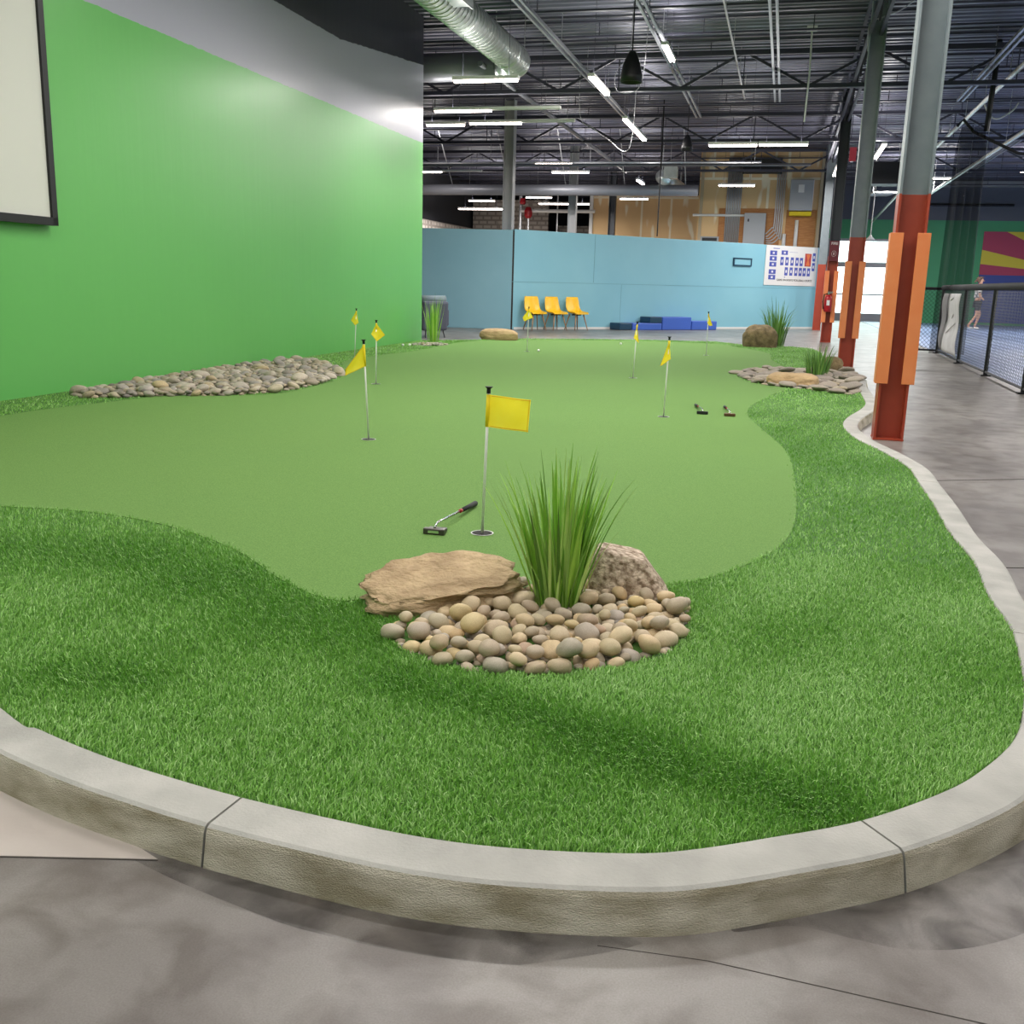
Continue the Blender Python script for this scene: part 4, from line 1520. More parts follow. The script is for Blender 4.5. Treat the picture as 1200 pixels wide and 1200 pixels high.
def putting_flag(base, top, corners, label):
    """corners: flag outline offsets from the pole top in metres along the view's right and up: outer top, outer bottom, inner bottom; last = depth"""
    b_ = at(base[0], base[1], GZ)
    d = ray(*top)
    s = math.hypot(b_.x, b_.y) / math.hypot(d.x, d.y)
    tp_ = Vector((0, 0, HC)) + d * s
    t = thing('putting_flag', label, 'flag', b_, 0, 'yellow putting flags')
    t_loc = tp_ - b_
    ax = t_loc.normalized()
    Lp = t_loc.length
    MB().tube([Vector((0, 0, -0.0)), ax * (Lp - 0.02)], 0.0065, 10).build('pole', m_pole, t, local=True, smooth=True)
    kb = MB()
    kb.tube([ax * (Lp - 0.03), ax * (Lp - 0.008)], 0.009, 10).tube([ax * (Lp - 0.008), ax * Lp], [0.010, 0.019], 12)
    kb.build('knob', m_rubber, t, local=True)
    view = Vector((tp_.x, tp_.y, 0)).normalized()
    rt = Vector((view.y, -view.x, 0))
    o_ = ax * (Lp - 0.034)
    (ax0, az0), (ax1, az1), (ix, iz), dep = corners

    def P(u, v):
        i0, i1 = o_, o_ + ax * 0 + rt * ix + Vector((0, 0, iz))
        i1 = o_ + (ax * iz if abs(ix) < 1e-6 else rt * ix + Vector((0, 0, iz)))
        e0 = o_ + rt * ax0 + Vector((0, 0, az0)) - view * dep
        e1 = o_ + rt * ax1 + Vector((0, 0, az1)) - view * dep
        a_ = i0.lerp(e0, u)
        c_ = i1.lerp(e1, u)
        w = view * (0.012 * math.sin(u * 7 + v * 2) * u) + view * (0.02 * math.sin(v * PI) * math.sin(u * PI))
        return a_.lerp(c_, v) - view * 0.008 * (1 - u) + w
    fl_ = MB().grid(P, 14, 12).build('flag', m_yellow, t, local=True, smooth=True)
    sl_ = MB().tube([o_, o_ + ax * (iz if abs(ix) < 1e-6 else -0.06)], 0.0095, 10)
    sl_.build('sleeve', m_yellow, fl_, local=True, smooth=True)
    hm = MB()
    for q in (0.035, 0.965):
        hm.tube([P(u / 12 * 0.93 + 0.07, q) - view * 0.002 for u in range(13)], 0.0014, 5)
    hm.tube([P(0.97, v / 12) - view * 0.002 for v in range(13)], 0.0014, 5)
    hm.build('hem_stitching', m_hem, fl_, local=True)
    cp = MB()
    for k in range(24):
        a0, a1 = 2 * PI * k / 24, 2 * PI * (k + 1) / 24
        cp.add([(0.052 * math.cos(a0), 0.052 * math.sin(a0), 0.003), (0.052 * math.cos(a1), 0.052 * math.sin(a1), 0.003), (0.047 * math.cos(a1), 0.047 * math.sin(a1), 0.003), (0.047 * math.cos(a0), 0.047 * math.sin(a0), 0.003),
                (0.047 * math.cos(a0), 0.047 * math.sin(a0), 0.0012), (0.047 * math.cos(a1), 0.047 * math.sin(a1), 0.0012)], [(0, 1, 2, 3), (3, 2, 5, 4)])
    cr_ = cp.build('cup_rim', m_cupwhite, t, local=True)
    cd = MB().lathe([(0.047, 0.0005), (0.047, 0.0012)], (0, 0, 0), 24)
    cd.build('cup_hole', m_dark, cr_, local=True)
    return t


putting_flag((565, 625), (573, 453), ((0.186, -0.018), (0.178, -0.162), (0, -0.143), 0.02), 'nearest yellow putting flag, spread out square behind the reeds')
putting_flag((432, 515), (426, 398), ((-0.125, -0.165), (-0.128, -0.21), (0, -0.15), 0.08), 'yellow putting flag hanging left, nearest one to the green wall')
putting_flag((440.5, 450), (441, 375), ((0.092, -0.12), (0.005, -0.19), (-0.055, -0.115), 0.05), 'diamond folded yellow putting flag just right of two others')
putting_flag((415.5, 419), (417.7, 361.5), ((-0.078, -0.13), (-0.02, -0.2), (0.03, -0.165), 0.05), 'yellow putting flag against green wall, base hidden by nearer flag')
putting_flag((617.5, 412), (620, 359.5), ((-0.10, -0.14), (-0.075, -0.205), (0.07, -0.14), 0.04), 'small yellow putting flag in front of the left chair')
putting_flag((741.7, 443), (747, 377), ((0.03, -0.22), (0.01, -0.2), (-0.035, -0.165), 0.05), 'yellow putting flag in front of the blue foam blocks')
putting_flag((777.5, 488.5), (784.7, 394.5), ((-0.065, -0.215), (-0.05, -0.21), (0.022, -0.155), 0.06), 'yellow putting flag left of two putters, drooping narrow')
putting_flag((827.5, 416.5), (830.5, 365.3), ((0.08, -0.19), (0.03, -0.2), (-0.012, -0.15), 0.04), 'far yellow putting flag left of the round brown boulder')

# ------------------------------------------------------------------ putters and balls
def putter(hx, hy, gx_, gy_, length, label, headm, mallet):
    h_, g_ = at(hx, hy, GZ), at(gx_, gy_, GZ)
    dv = (g_ - h_)
    dv.z = 0
    dv.normalize()
    length = length or (g_ - h_).length
    t = thing('putter', label, 'putter', h_, 0, 'putters lying on the green')
    nv = Vector((-dv.y, dv.x, 0))
    if mallet:
        hd = MB()
        hd.box((0, 0, 0.014), (0.03, 0.1, 0.028), rz=math.atan2(dv.y, dv.x))
        hd.box(tuple(dv * 0.035 + Vector((0, 0, 0.012))), (0.05, 0.085, 0.02), rz=math.atan2(dv.y, dv.x))
        hdo = hd.build('head', headm, t, local=True, bevel=0.005)
        MB().box(tuple(-dv * 0.0155 + Vector((0, 0, 0.014))), (0.002, 0.05, 0.012), rz=math.atan2(dv.y, dv.x)).build('face_insert', m_chrome, hdo, local=True)
    else:
        MB().box((0, 0, 0.014), (0.1, 0.028, 0.028), rz=math.atan2(RIGHT.y, RIGHT.x) - 0.2).build('head', headm, t, local=True, bevel=0.005)
    s0 = Vector((0, 0, 0.03))
    neck = dv * 0.05 + Vector((0, 0, 0.045))
    e_ = dv * length + Vector((0, 0, 0.016))
    gstart = neck.lerp(e_, 0.6)
    sh_ = MB().tube([s0, neck * 0.6 + Vector((0, 0, 0.015)), neck, gstart], 0.006, 8).build('shaft', m_chrome, t, local=True, smooth=True)
    MB().tube([gstart, e_], [0.010, 0.014], 10).build('grip', m_rubber, t, local=True, smooth=True)
    MB().tube([gstart.lerp(e_, -0.12), gstart.lerp(e_, 0.02)], 0.0095, 10).build('red_band', m_red, sh_, local=True, smooth=True)
    return t


putter(509, 626, 557, 593.5, 0, 'putter with grey mallet head lying beside the nearest flag', m_iron, True)
putter(823, 485.5, 815, 476.5, 0, 'dark headed putter lying right of the drooping flag', m_rubber, False)
putter(855, 488, 849, 478.5, 0, 'brown headed putter lying close to the fringe edge', m_bronze, False)


def ball(px, py, label):
    p = at(px, py + 1.2, GZ)
    bm = bmesh.new()
    bmesh.ops.create_uvsphere(bm, u_segments=16, v_segments=10, radius=0.022)
    me_ = bpy.data.meshes.new('golf_ball')
    bm.to_mesh(me_)
    bm.free()
    me_.polygons.foreach_set('use_smooth', [True] * len(me_.polygons))
    me_.materials.append(m_ball)
    o = bpy.data.objects.new('golf_ball', me_)
    COL.objects.link(o)
    o.location = (p.x, p.y, GZ + 0.021)
    tag(o, label, 'golf ball', 'white golf balls')


ball(631, 411, 'white golf ball right of the flag in front of chairs')
ball(727.5, 402.8, 'white golf ball near the far edge below foam blocks')
ball(472, 404.5, 'left one of two white golf balls beside reeds')
ball(480, 404.3, 'right one of two white golf balls beside reeds')

# ------------------------------------------------------------------ boulders
def boulder(name, label, loc, size, seed, m, rz=0.0, shape=None, p=3.0, rough=0.10, strata=0.0, sub=5, cat='boulder'):
    bm = bmesh.new()
    bmesh.ops.create_icosphere(bm, subdivisions=sub, radius=1)
    off = Vector((seed * 7.3, seed * 3.1, seed * 1.7))
    for v in bm.verts:
        c = v.co.normalized()
        k = (abs(c.x) ** p + abs(c.y) ** p + abs(c.z) ** p) ** (-1 / p)
        q_ = c * k
        nlow = noise.noise(q_ * 0.9 + off) * 1.6
        nmid = noise.noise(q_ * 2.3 + off) * 0.8
        ridg = 1 - abs(noise.noise(q_ * 3.7 + off * 2)) * 2
        nhi = noise.fractal(q_ * 7 + off, 0.8, 2.0, 4)
        q_ = q_ * (1 + rough * (nlow + nmid + 0.35 * ridg + 0.30 * nhi))
        if shape:
            q_ = shape(q_)
        if strata:
            zz = q_.z * 3.2 + 0.8 * noise.noise(q_ * 1.5 + off)
            f_ = zz - math.floor(zz)
            q_ = Vector((q_.x * (1 + strata * (abs(f_ - 0.5) ** 2 - 0.1)), q_.y * (1 + strata * (abs(f_ - 0.5) ** 2 - 0.1)), q_.z))
        v.co = Vector((q_.x * size[0] / 2, q_.y * size[1] / 2, q_.z * size[2] / 2))
    me_ = bpy.data.meshes.new(name)
    bm.to_mesh(me_)
    bm.free()
    me_.polygons.foreach_set('use_smooth', [True] * len(me_.polygons))
    me_.materials.append(m)
    o = bpy.data.objects.new(name, me_)
    COL.objects.link(o)
    o.location = loc
    o.rotation_euler = (0, 0, rz)
    return tag(o, label, cat)


def shapeA(q_):       # low at the left and front, rising to a broad slab at the back
    z = q_.z
    if z > 0:
        top = 0.66 + 0.27 * q_.y + 0.28 * q_.x - 0.12 * q_.x * q_.x
        z = min(z, top + 0.06 * noise.noise(q_ * 3))
    if q_.x < -0.4:
        q_.y *= 1 + 0.35 * (q_.x + 0.4)
    return Vector((q_.x, q_.y, z))


pA = at(512, 705, TZ)
boulder('sandstone_boulder', 'long layered tan sandstone boulder left of the front reeds', (pA.x + 0.03, pA.y + 0.0, TZ + 0.03), (0.54, 0.32, 0.27), 3, m_boulder, 0.56, shapeA, 4.0, 0.09, 0.55)


def shapeB(q_):
    z = q_.z
    if z > 0:
        z2 = min(z, 0.92 - 0.12 * q_.x)
        return Vector((q_.x * (1 - 0.5 * z2) - 0.34 * z2, q_.y * (1 - 0.4 * z2), z2))
    return q_


pB = at(733, 700, TZ)
boulder('granite_boulder', 'pointed pinkish granite boulder right of the front reeds', (pB.x, pB.y + 0.06, TZ + 0.01), (0.31, 0.26, 0.34), 8, m_granite, 0.2, shapeB, 6.0, 0.05)
pC = at(890, 407, TZ)
boulder('round_boulder', 'rounded brown boulder beside the far reeds at green edge', (pC.x, pC.y + 0.1, TZ + 0.13), (0.66, 0.5, 0.60), 5, m_boulder2, 0, None, 2.6, 0.07)
pD = at(583, 398.5, TZ)
boulder('log_shaped_boulder', 'long low tan boulder on far edge left of chairs', (pD.x, pD.y + 0.1, TZ + 0.08), (0.74, 0.36, 0.28), 11, m_flatrock, 0.1, None, 3.2, 0.06)
pE = at(929, 452, TZ)
boulder('flat_boulder', 'flat tan rock lying in the right stone bed', (pE.x, pE.y + 0.12, TZ + 0.03), (0.58, 0.42, 0.22), 14, m_flatrock, -0.1, None, 3.5, 0.07)
pG = at(975, 437, TZ)
boulder('brown_boulder', 'small dark brown rock half hidden behind the right reeds', (pG.x, pG.y + 0.25, TZ + 0.08), (0.30, 0.26, 0.26), 19, m_boulder2, 0, None, 2.6, 0.08, cat='rock')

# ------------------------------------------------------------------ reed clumps
def reeds(base, height, n, r0, spread, label, m, wid, seed, lean=(0, 0), arch=0.25):
    R = np.random.default_rng(seed)
    mb2 = MB()
    for i in range(n):
        a = R.uniform(0, 2 * PI)
        rr = r0 * math.sqrt(R.uniform(0, 1))
        x0, y0 = rr * math.cos(a), rr * math.sin(a)
        out = spread * (rr / r0) * R.uniform(0.55, 1.15) + abs(R.normal(0, 0.04))
        h = height * R.uniform(0.55, 1.0) * (1 - 0.25 * (rr / r0) ** 2)
        a2 = a + R.normal(0, 0.35)
        ddx, ddy = math.cos(a2), math.sin(a2)
        w = wid * R.uniform(0.6, 1.25)
        K = 7
        fa = R.uniform(0, PI)
        sx_, sy_ = math.cos(fa), math.sin(fa)
        if abs(sx_ * ddx + sy_ * ddy) > 0.8:
            sx_, sy_ = -ddy, ddx
        n0 = len(mb2.v)
        ar = arch * R.uniform(0.2, 1.4)
        for k in range(K + 1):
            t_ = k / K
            off = out * h * (0.7 * t_ + ar * t_ ** 3 * 2)
            zz = h * (t_ - 0.22 * ar * t_ ** 4 * (1 + out * 2))
            ww = w * (1 - t_ ** 2.2) * (0.6 + 0.8 * min(1, t_ * 3)) / 1.4 + 0.0004
            cx, cy = x0 + ddx * off + lean[0] * t_ * t_, y0 + ddy * off + lean[1] * t_ * t_
            mb2.v += [(cx - sx_ * ww, cy - sy_ * ww, zz), (cx + ddx * ww * 0.35, cy + ddy * ww * 0.35, zz), (cx + sx_ * ww, cy + sy_ * ww, zz)]
        for k in range(K):
            q0 = n0 + 3 * k
            mb2.f += [(q0, q0 + 1, q0 + 4, q0 + 3), (q0 + 1, q0 + 2, q0 + 5, q0 + 4)]
    o = mb2.build('reed_clump', m, smooth=False, local=True)
    o.location = base
    return tag(o, label, 'ornamental grass')


pF = at(652, 712, TZ)
reeds((pF.x, pF.y + 0.02, TZ), 0.62, 200, 0.075, 0.46, 'tall bright green artificial reeds rising from front pebble bed', m_reed, 0.0080, 2, arch=0.13)
p2 = at(906, 405.5, TZ)
reeds((p2.x + 0.05, p2.y, TZ), 1.12, 120, 0.16, 0.26, 'tall green reeds beside the round brown boulder', m_reed2, 0.012, 5, arch=0.45)
p3 = at(957, 442, TZ)
reeds((p3.x, p3.y, TZ), 0.54, 130, 0.13, 0.34, 'short bushy green reeds in the right stone bed', m_reed2, 0.008, 9)
p4 = at(505, 401, TZ)
reeds((p4.x, p4.y + 0.1, TZ), 1.02, 48, 0.10, 0.22, 'upright green reeds at the end of the green wall', m_reed, 0.014, 12, arch=0.1)

# ------------------------------------------------------------------ pebbles
def pebble_mesh(seed, flat):
    bm = bmesh.new()
    bmesh.ops.create_icosphere(bm, subdivisions=3, radius=1)
    off = Vector((seed * 5.1, seed * 2.7, seed))
    ex_ = 1 + 0.28 * random.random()
    for v in bm.verts:
        c = v.co
        k = 1 + 0.16 * noise.noise(c * 0.9 + off) + 0.05 * noise.noise(c * 2.2 + off)
        v.co = Vector((c.x * k * ex_, c.y * k / ex_ * 1.05, c.z * k * flat))
    me_ = bpy.data.meshes.new('pebble')
    bm.to_mesh(me_)
    bm.free()
    me_.polygons.foreach_set('use_smooth', [True] * len(me_.polygons))
    return me_


def heap(poly, count, rad_fn, flat, z_floor, seed, cand, avoid=()):
    """drop oblate stones one by one into the lowest of some random spots"""
    R = np.random.default_rng(seed)
    P = np.array([(p[0], p[1]) for p in poly])
    lo, hi = P.min(0), P.max(0)
    X = np.zeros((0, 4))
    for i in range(count):
        r = rad_fn(R, i)
        xs = R.uniform(lo[0], hi[0], cand * 6)
        ys = R.uniform(lo[1], hi[1], cand * 6)
        k = inside(poly, xs, ys)
        k &= xs > wl0.x + (ys - wl0.y) * dl.x / dl.y + r * 1.25
        for (ax_, ay_, ar_) in avoid:
            k &= np.hypot(xs - ax_, ys - ay_) > ar_ + r * 0.8
        xs, ys = xs[k][:cand], ys[k][:cand]
        if len(xs) == 0:
            continue
        if len(X):
            d_ = np.hypot(xs[:, None] - X[None, :, 0], ys[:, None] - X[None, :, 1])
            s_ = X[None, :, 3] + r
            zz = np.where(d_ < s_, X[None, :, 2] + flat * np.sqrt(np.maximum(s_ ** 2 - d_ ** 2, 0)), -9).max(1)
            zz = np.maximum(zz, z_floor + r * flat)
        else:
            zz = np.full(len(xs), z_floor + r * flat)
        j = int(np.argmin(zz - r * flat + 0.0005 * R.random(len(xs))))
        X = np.vstack([X, [xs[j], ys[j], zz[j], r]])
    return X


def put_pebbles(X, protos, m, name, label, group, cat, tilt=0.25):
    for (x_, y_, z_, r_) in X:
        me_ = random.choice(protos)
        o = bpy.data.objects.new(name, me_)
        COL.objects.link(o)
        o.location = (x_, y_, z_ - 0.002)
        o.scale = (r_ * 0.96,) * 3
        o.rotation_euler = (random.gauss(0, tilt), random.gauss(0, tilt), random.uniform(0, 2 * PI))
        tag(o, label, cat, group)


protoF = [pebble_mesh(k + 1, 0.72) for k in range(12)]
protoL = [pebble_mesh(k + 31, 0.55) for k in range(10)]
protoR = [pebble_mesh(k + 61, 0.32) for k in range(8)]
for a_ in protoF:
    a_.materials.append(m_pebble)
for a_ in protoL:
    a_.materials.append(m_pebble_far)
for a_ in protoR:
    a_.materials.append(m_slabstone)
XF = heap(beds['F'], 235, lambda R, i: float(np.clip(R.normal(0.0265, 0.008), 0.015, 0.042)), 0.72, TZ - 0.008, 4, 60, [(pF.x, pF.y + 0.02, 0.075)] + [(pA.x + 0.85 * q * 1.0, pA.y - 0.01 + 0.53 * q, 0.125) for q in (-0.14, 0.0, 0.14)] + [(pB.x, pB.y + 0.06, 0.11)])
put_pebbles(XF, protoF, m_pebble, 'river_pebble', 'smooth tan river pebble in the front bed under the reeds', 'river pebbles in the front bed', 'pebble')
XL = heap(beds['L'], 290, lambda R, i: float(np.clip(R.normal(0.050, 0.016), 0.03, 0.10)), 0.55, TZ - 0.005, 6, 60)
put_pebbles(XL, protoL, m_pebble_far, 'river_stone', 'grey tan river stone in the bed along the green wall', 'river stones along the green wall', 'stone')
XR = heap(beds['R'], 110, lambda R, i: float(np.clip(R.normal(0.085, 0.025), 0.05, 0.15)), 0.32, TZ - 0.01, 8, 40, [(pE.x, pE.y + 0.12, 0.2)])
put_pebbles(XR, protoR, m_slabstone, 'slab_stone', 'flat grey stone in the right bed by short reeds', 'flat stones in the right bed', 'stone', 0.15)
# small gravel at the foot of the reeds by the wall end
pg = at(503, 404, TZ)
polyg = [pg + Vector((0.30 * math.cos(k), 0.42 * math.sin(k), 0)) for k in np.linspace(0, 2 * PI, 12, endpoint=False)]
XG = heap(polyg, 70, lambda R, i: float(R.uniform(0.022, 0.036)), 0.6, TZ - 0.01, 10, 20)
put_pebbles(XG, protoL, m_pebble_far, 'cream_pebble', 'small cream pebble at foot of wall end reeds', 'cream pebbles at the wall end reeds', 'pebble')


def fill_stones(poly, n, r, flat, zf, name, label, m, seed):
    X = heap(poly, n, lambda R, i: float(R.uniform(*r)), flat, zf, seed, 8)
    mb2 = MB()
    for (x_, y_, z_, r_) in X:
        mb2.lathe([(r_ * 0.3, -flat * r_ * 0.95), (r_ * 0.9, -flat * r_ * 0.5), (r_, 0), (r_ * 0.9, flat * r_ * 0.5), (r_ * 0.3, flat * r_ * 0.95)], (x_, y_, min(z_, zf + 0.05)), 8)
    tag(mb2.build(name, m, smooth=True), label, 'gravel', kind='stuff')


fill_stones(beds['L'], 1500, (0.026, 0.042), 0.5, TZ - 0.01, 'bed_gravel', 'small grey gravel between the river stones along the wall', m_pebble_mix, 20)
fill_stones(beds['F'], 240, (0.014, 0.022), 0.6, TZ - 0.01, 'bed_gravel', 'small tan gravel between the pebbles of the front bed', m_pebble_mix, 21)
fill_stones(beds['R'], 200, (0.04, 0.07), 0.35, TZ - 0.01, 'bed_gravel', 'small gravel between flat stones of the right bed', m_pebble_mix, 22)

# ------------------------------------------------------------------ court side: mural flag, fence, netting, person
YM = YF - 0.125
m0 = atY(1153.5, 272, YM)
MX0, MTOP, MMID = m0.x, 3.73, 2.02
MXC = MX0 + 4.4
MX1 = MXC + 4.4
STR = 4.4 / 1.8
mf = thing('flag_mural', 'painted mural of red and yellow rays over dark blue', 'mural', (MXC, YM, MMID))
MB().box((MXC, YM, MMID / 2 + 0.05), (MX1 - MX0, 0.02, MMID - 0.1)).build('blue_half', m_flag_blue, mf)
rr_, ry_ = MB(), MB()


def edge_pt(a):
    c_, s_ = math.cos(a), math.sin(a)
    k = min(1.8 / max(abs(c_), 1e-6), (MTOP - MMID) / max(s_, 1e-6))
    return (MXC + c_ * k * STR, MMID + s_ * k)


_h = [0, 13.4, 28.8, 49.7] + [49.7 + 80.6 * q / 7 for q in range(1, 7)]
RA = [math.radians(q) for q in _h + [180 - 49.7, 180 - 28.8, 180 - 13.4, 180]]
for k in range(13):
    a0, a1 = RA[k], RA[k + 1]
    angs = [a0, a1]
    corner = math.atan2(MTOP - MMID, 1.8)
    for c_ in (corner, PI - corner):
        if a0 < c_ < a1:
            angs.append(c_)
    angs.sort()
    ps = [edge_pt(a) for a in angs]
    tgt = rr_ if k % 2 == 0 else ry_
    poly = [(MXC, MMID)] + ps
    vs = [(p[0], YM - 0.012, p[1]) for p in poly] + [(p[0], YM + 0.01, p[1]) for p in poly]
    n_ = len(poly)
    tgt.add(vs, [tuple(range(n_)), tuple(range(n_, 2 * n_))[::-1]] + [(i, (i + 1) % n_, n_ + (i + 1) % n_, n_ + i) for i in range(n_)])
rr_.build('red_rays', m_flag_red, mf)
ry_.build('yellow_rays', m_flag_yellow, mf)
sv = []
for k in range(10):
    r_ = 0.9 if k % 2 == 0 else 0.36
    sv.append((MXC + r_ * math.sin(k * PI / 5), YM - 0.016, MMID + r_ * math.cos(k * PI / 5)))
MB().add(sv + [(p[0], YM - 0.013, p[2]) for p in sv], [tuple(range(10)), tuple(range(10, 20))[::-1]] + [(i, (i + 1) % 10, 10 + (i + 1) % 10, 10 + i) for i in range(10)]).build('copper_star', m_flag_copper, mf)

fpx = [(1098.5, 414), (1122.6, 426), (1154, 440.5), (1197, 461.5)]
fpts = [at(*p) for p in fpx]
fx = sum(p.x for p in fpts) / 4
fpts = [Vector((fx + (p.x - fx) * 0.8, p.y, 0)) for p in fpts]
fpts.append(fpts[-1] + (fpts[-1] - fpts[-2]) * 1.05)
fpts.append(fpts[-1] + (fpts[-1] - fpts[-3]) * 0.55)
FH = 1.33
fn = thing('chain_link_fence', 'black chain link fence with padded rail beside the court', 'fence', fpts[0])
post_top = []
for p in fpts + [fpts[0] + Vector((-0.75, 0.1, 0))]:
    MB().tube([p, p + Vector((0, 0, FH))], 0.032, 10).box(p + Vector((0, 0, 0.008)), (0.14, 0.14, 0.016)).build('post', m_black, fn)
MB().tube([p + Vector((0, 0, FH)) for p in fpts], 0.055, 12).build('padded_rail', m_rubber, fn, smooth=True)
MB().tube([p + Vector((0, 0, 0.06)) for p in fpts], 0.02, 8).build('bottom_rail', m_black, fn)
corner_p = fpts[0] + Vector((-0.75, 0.1, 0))
MB().tube([fpts[0] + Vector((0, 0, FH - 0.02)), corner_p + Vector((0, 0, FH - 0.02))], 0.03, 8).build('side_rail', m_black, fn)
MB().tube([fpts[0] + Vector((0, 0, 0.06)), corner_p + Vector((0, 0, 0.06))], 0.02, 8).build('side_rail', m_black, fn)


def mesh_panel(a, b_):
    d = (b_ - a)
    Lp = d.length
    d = d.normalized()
    mb2 = MB()
    st_ = 0.085
    w = 0.0035
    z0, z1 = 0.07, FH - 0.04
    hgt_ = z1 - z0
    k = -hgt_
    nn = Vector((-d.y, d.x, 0)) * w
    while k < Lp:
        for sgn in (1, -1):
            if sgn == 1:
                s0_, e0_, za, zb_ = k, k + hgt_, z0, z1
            else:
                s0_, e0_, za, zb_ = k, k + hgt_, z1, z0
            cs_, ce_ = max(0, s0_), min(Lp, e0_)
            if ce_ - cs_ < 0.02:
                continue
            zs = za + (zb_ - za) * (cs_ - s0_) / hgt_
            ze = za + (zb_ - za) * (ce_ - s0_) / hgt_
            A = a + d * cs_ + Vector((0, 0, zs))
            B_ = a + d * ce_ + Vector((0, 0, ze))
            up_ = Vector((0, 0, w)) * 1.2
            mb2.add([A - up_ , A + up_, B_ + up_, B_ - up_, A + nn, B_ + nn], [(0, 1, 2, 3), (1, 4, 5, 2), (4, 0, 3, 5)])
        k += st_
    mb2.build('wire_mesh', m_black, fn)


for i in range(len(fpts) - 1):
    mesh_panel(fpts[i], fpts[i + 1])
mesh_panel(corner_p, fpts[0])
# banner tied on the fence
ba, bb = fpts[0].lerp(fpts[1], 0.22), fpts[0].lerp(fpts[1], 0.98)
bn = thing('fence_banner', 'pale wrinkled banner tied to the black fence', 'banner', ba)


def bfun(u, v):
    p = ba.lerp(bb, u) + Vector((-0.05, 0, 0))
    return (p.x - 0.03 * math.sin(u * 6 + v * 3) - 0.02 * math.sin(v * 9), p.y, 0.14 + 1.08 * v - 0.05 * u * (1 - v))


MB().grid(bfun, 12, 16).build('sheet', m_banner, bn, smooth=True, solid=0.004)
ink = MB()
for u0_, v0_, u1_, v1_ in ((0.35, 0.32, 0.7, 0.52), (0.45, 0.58, 0.55, 0.66), (0.35, 0.88, 0.65, 0.93)):
    a_, c_ = Vector(bfun(u0_, v0_)), Vector(bfun(u1_, v1_))
    ink.bar(a_ + Vector((-0.004, 0, 0)), c_ + Vector((-0.004, 0, 0)), 0.02, 0.004)
ink.build('faded_print', m_banner_ink, bn)

# gathered netting hung from a cable
ncx, ncy = at(1128, 300, 1.6).x, 21.5
pN = atY(1135, 148, 21.5)
nt_ = thing('court_netting', 'black court netting gathered into a hanging bundle', 'netting', (pN.x, 21.5, 0.9))


def nfun(u, v):
    w = 0.27 + 0.06 * (1 - v) - 0.12 * max(0, v - 0.9) * 10 * (0.5)
    x_ = pN.x + 0.1 + (u - 0.5) * 2 * w
    return (x_, 21.5 + 0.09 * math.sin(u * 26) + 0.03 * math.sin(u * 51 + 2), 0.06 + (pN.z - 0.06) * v)


MB().grid(nfun, 60, 10).build('net_bundle', m_net, nt_, smooth=True)
MB().tube([(pN.x - 0.2, 21.5, pN.z), (pN.x - 0.1, 21.5, pN.z + 0.12), (pN.x + 0.1, 21.5, pN.z - 0.1), (pN.x + 0.9, 21.4, pN.z - 0.5), (pN.x + 3.4, 21.2, pN.z - 0.8)], 0.03, 8).build('net_cable', m_black, nt_)
MB().tube([(pN.x + 0.32, 21.5, pN.z - 0.1), (pN.x + 0.36, 21.5, DECK + 0.02)], 0.05, 8).build('hanger', m_black, nt_)

# person walking on the court
pp = at(1141, 386)
PX, PY = pp.x, 34.0
pp = at(1141, 386.5)
pe = thing('person', 'person in patterned light shirt and dark shorts walking right on court', 'person', (pp.x, pp.y, 0.012), 0.0)


def skin_body(name, verts, edges, radii, m, parent, sub=1):
    me_ = bpy.data.meshes.new(name)
    me_.from_pydata(verts, edges, [])
    o = bpy.data.objects.new(name, me_)
    COL.objects.link(o)
    o.parent = parent
    md = o.modifiers.new('skin', 'SKIN')
    for i, r_ in enumerate(radii):
        me_.skin_vertices[0].data[i].radius = r_ if isinstance(r_, tuple) else (r_, r_)
    me_.skin_vertices[0].data[0].use_root = True
    s_ = o.modifiers.new('sub', 'SUBSURF')
    s_.levels = sub
    s_.render_levels = sub
    me_.materials.append(m)
    return o


SC = 1.02
bv = [(0, 0, .95), (0, 0, 1.15), (0.01, 0, 1.38), (0.02, 0, 1.48), (0.03, 0, 1.55), (0.05, 0, 1.66), (0.045, 0, 1.74),
      (0.02, 0.09, .90), (0.14, 0.09, .50), (0.02, 0.09, .09), (0.13, 0.09, .03),
      (0.0, -0.09, .90), (0.02, -0.09, .50), (-0.22, -0.09, .12), (-0.14, -0.09, .03),
      (0.0, 0.18, 1.40), (-0.06, 0.23, 1.13), (0.06, 0.22, .92), (0.0, -0.18, 1.40), (0.02, -0.24, 1.13), (0.18, -0.20, 1.0)]
be = [(0, 1), (1, 2), (2, 3), (3, 4), (4, 5), (5, 6), (0, 7), (7, 8), (8, 9), (9, 10), (0, 11), (11, 12), (12, 13), (13, 14), (2, 15), (15, 16), (16, 17), (2, 18), (18, 19), (19, 20)]
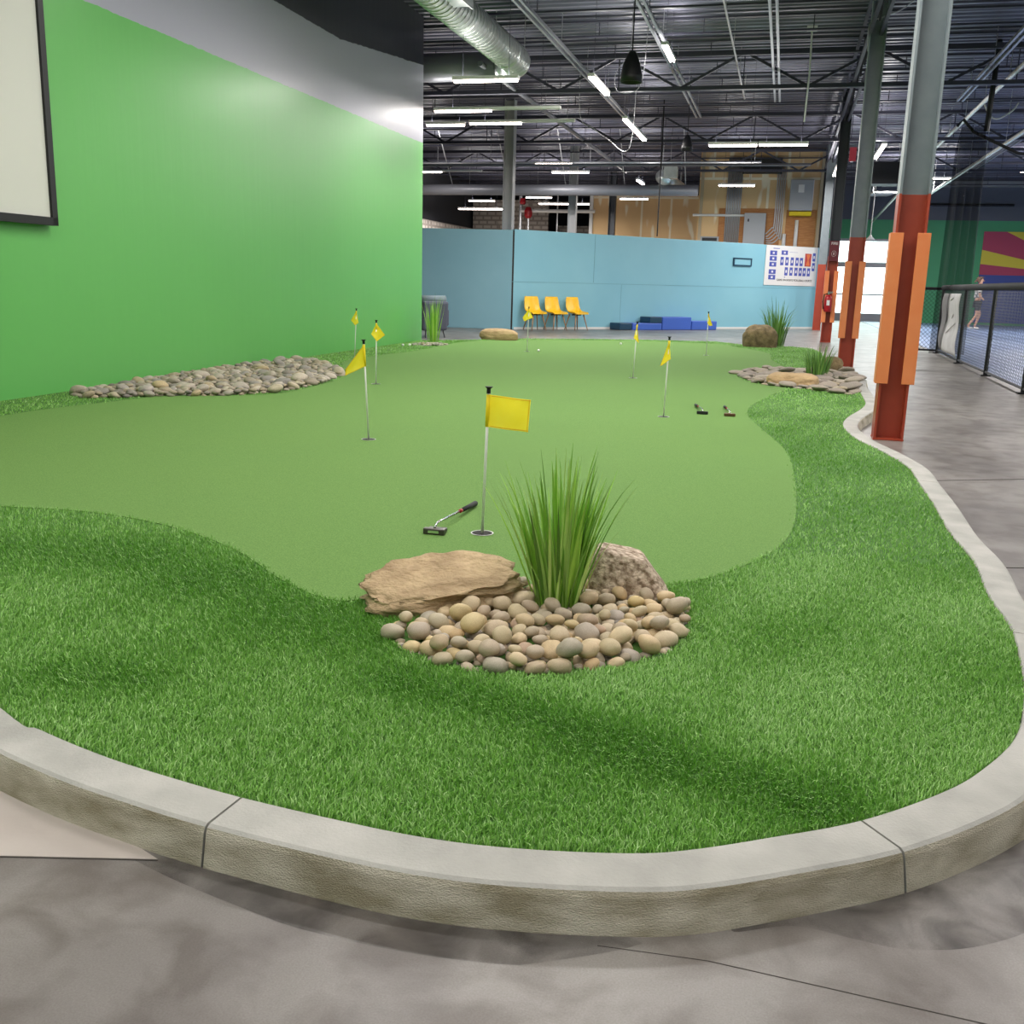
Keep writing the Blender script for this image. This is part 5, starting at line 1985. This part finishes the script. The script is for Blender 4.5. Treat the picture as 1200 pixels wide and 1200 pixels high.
br_ = [(0.12, 0.15), (0.11, 0.14), (0.11, 0.17), 0.055, 0.055, 0.09, 0.075, 0.085, 0.055, 0.04, 0.035, 0.085, 0.055, 0.04, 0.035, 0.055, 0.042, 0.032, 0.055, 0.042, 0.032]
skin_body('body', [tuple(c * SC for c in v) for v in bv], be, br_, m_skin, pe)
skin_body('shirt', [tuple(c * SC for c in v) for v in [(0, 0, 1.0), (0, 0, 1.15), (0.01, 0, 1.38), (0, 0.18, 1.41), (-0.045, 0.225, 1.22), (0, -0.18, 1.41), (0.015, -0.23, 1.22)]], [(0, 1), (1, 2), (2, 3), (3, 4), (2, 5), (5, 6)], [(0.15, 0.18), (0.14, 0.17), (0.135, 0.19), 0.075, 0.07, 0.075, 0.07], m_shirt, pe)
skin_body('shorts', [tuple(c * SC for c in v) for v in [(0, 0, .97), (0.02, 0.09, .88), (0.1, 0.09, .62), (0, -0.09, .88), (0.02, -0.09, .62)]], [(0, 1), (1, 2), (0, 3), (3, 4)], [(0.14, 0.17), 0.11, 0.09, 0.11, 0.09], m_shorts, pe)
skin_body('hair', [tuple(c * SC for c in v) for v in [(0.02, 0, 1.70), (0.03, 0, 1.77), (-0.05, 0, 1.66), (-0.12, 0, 1.66), (-0.15, 0, 1.58)]], [(0, 1), (0, 2), (2, 3), (3, 4)], [0.095, 0.085, 0.08, 0.035, 0.025], m_hair, pe)
for s_, (x_, z_) in ((1, (0.0, 0.05)), (-1, (-0.22, 0.07))):
    skin_body('shoe', [(x_ * SC - 0.02, s_ * 0.09, z_), (x_ * SC + 0.07, s_ * 0.09, 0.045), (x_ * SC + 0.19, s_ * 0.09, 0.035)], [(0, 1), (1, 2)], [0.05, 0.045, 0.035], m_white, pe)
MB().lathe([(0.004, -0.015), (0.02, 0), (0.004, 0.02)], (0.145 * SC, 0, 1.65 * SC), 8).build('nose', m_skin, pe, local=True)
eb = MB()
for s_ in (-1, 1):
    eb.lathe([(0.003, -0.01), (0.012, 0), (0.003, 0.01)], (0.128 * SC, s_ * 0.036, 1.685 * SC), 8)
eb.build('eyes', m_black, pe, local=True)
